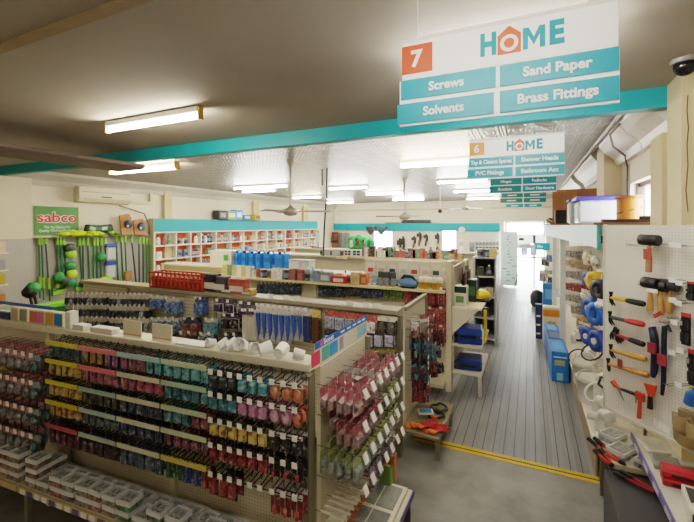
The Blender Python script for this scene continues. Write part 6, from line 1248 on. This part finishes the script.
for k, (y, z, lb) in enumerate(((3.23, .901, 'red tool case, lower one on the purple edged table'), (3.25, .946, 'red tool case stacked on top of the lower one'))):
    t = thing('red_case', lb, 'case', (.94, y, z), -.12, 'red tool cases'); MB().box(-.15, .14, -.06, .06, 0, .042).build('body', M('a81f28', .4), t, bevel=.006); MB().box(-.1, .12, -.062, -.0605, .012, .03).build('black_band', BLACK, t); MB().box(-.12, .1, -.03, .03, .0425, .044).build('top_patch', M('c03040' if k else '8a1a22', .4), t)
t = thing('tool_box_pack', 'white carton with yellow and black tool picture at the lower right corner', 'box', (.93, 2.93, .901), -.12); MB().box(-.1, .11, -.13, .13, 0, .1).build('carton', M('d2cec4', .5), t, bevel=.005); MB().box(-.09, .1, -.1325, -.1305, .01, .075).build('dark_window', BLACK, t); MB().box(-.05, .06, -.1345, -.1328, .025, .05).build('yellow_print', M('c8a81c', .45, 0, .5, 60), t); MB().box(-.085, .0, -.06, .1, .1, .1015).build('top_print', M('4a4844', .5, 0, .4, 50), t)
# low clear organisers and bolt cutters beside the grey cabinet
t = thing('low_shelf', 'low shelf between hammer panel and grey cabinet, holding clear trays', 'shelf', (0, 0, 0)); MB().box(.6, 1.05, 3.93, 4.5, .55, .59).build('board', M('c6bca4', .5), t); MB().box(.61, 1.03, 4.43, 4.47, 0, .549).box(.61, .73, 3.95, 3.99, 0, .549).build('support', M('6a6658', .5), t)
for k, (x, y, lb) in enumerate(((.7, 4.36, 'clear organiser on the low shelf nearest the white heap'), (.72, 4.1, 'clear organiser in the middle of low shelf, left one'), (.9, 4.2, 'clear organiser in the middle of the low shelf, right one'), (.9, 4.0, 'clear organiser on the low shelf nearest the purple edged table'))):
    organiser(x, y, .592, R(-38), '9a9e9c', lb, .15, .2, .07)
cab = thing('grey_cabinet', 'dark grey metal cabinet on the floor at the lower right', 'cabinet', (0, 0, 0))
MB().box(.56, 1.035, 2.2, 3.9, .0, .55).build('body', M('45464a', .5, 0, .06, 4), cab, bevel=.008); MB().box(.555, .5595, 3.0, 3.03, .1, .3).build('handle', BLACK, cab); MB().box(.5575, .5598, 3.04, 3.05, .02, .53).build('seam', BLACK, cab)
def cutter(a_, b_, c, label):
    t = thing('bolt_cutter', label, 'bolt cutter', (0, 0, 0), 0, 'bolt cutters'); g0, g1_ = at_z(*a_, .66 if a_[1] < 460 else .58), at_z(*b_, .58); s = Vector((.02, .014, .0)); d = (g1_-g0)
    for k in (-1, 1):
        MB().tube([g0+s*k*1.3, g0+d*.3+s*k*1.2], [.018, .019], 8).build('grip', BLACK, t); MB().tube([g0+d*.3+s*k*1.2, g0+d*.6+s*k*.9, g0+d*.85+s*k*.25], [.014, .015, .013], 8).build('handle', M(c, .4), t)
    MB().tube([g0+d*.82, g0+d*.9, g1_], [.02, .026, .012], 8).build('jaw', M('2a2a2c', .4, .5), t)
cutter((591, 438), (626, 467), 'c8452a', 'orange red bolt cutter lying across far end of the grey cabinet')
cutter((597, 449), (613, 467), 'b83420', 'second red bolt cutter beside the first on the grey cabinet')
cutter((618, 472), (664, 497), '8a2028', 'long black handled bolt cutter on top of the grey cabinet')
tag(MB().ball((0, 0, .03), .05, n=10, sq=(1, 1.2, .6)).box(-.01, .01, -.02, .02, .05, .062, 1).build('white_bag', [M('d8d6d0', .4), TAG], None, (at_z(637, 466, .56).x, at_z(637, 466, .56).y, .551)), 'small white plastic bag on the grey cabinet by the bolt cutters', 'bag')
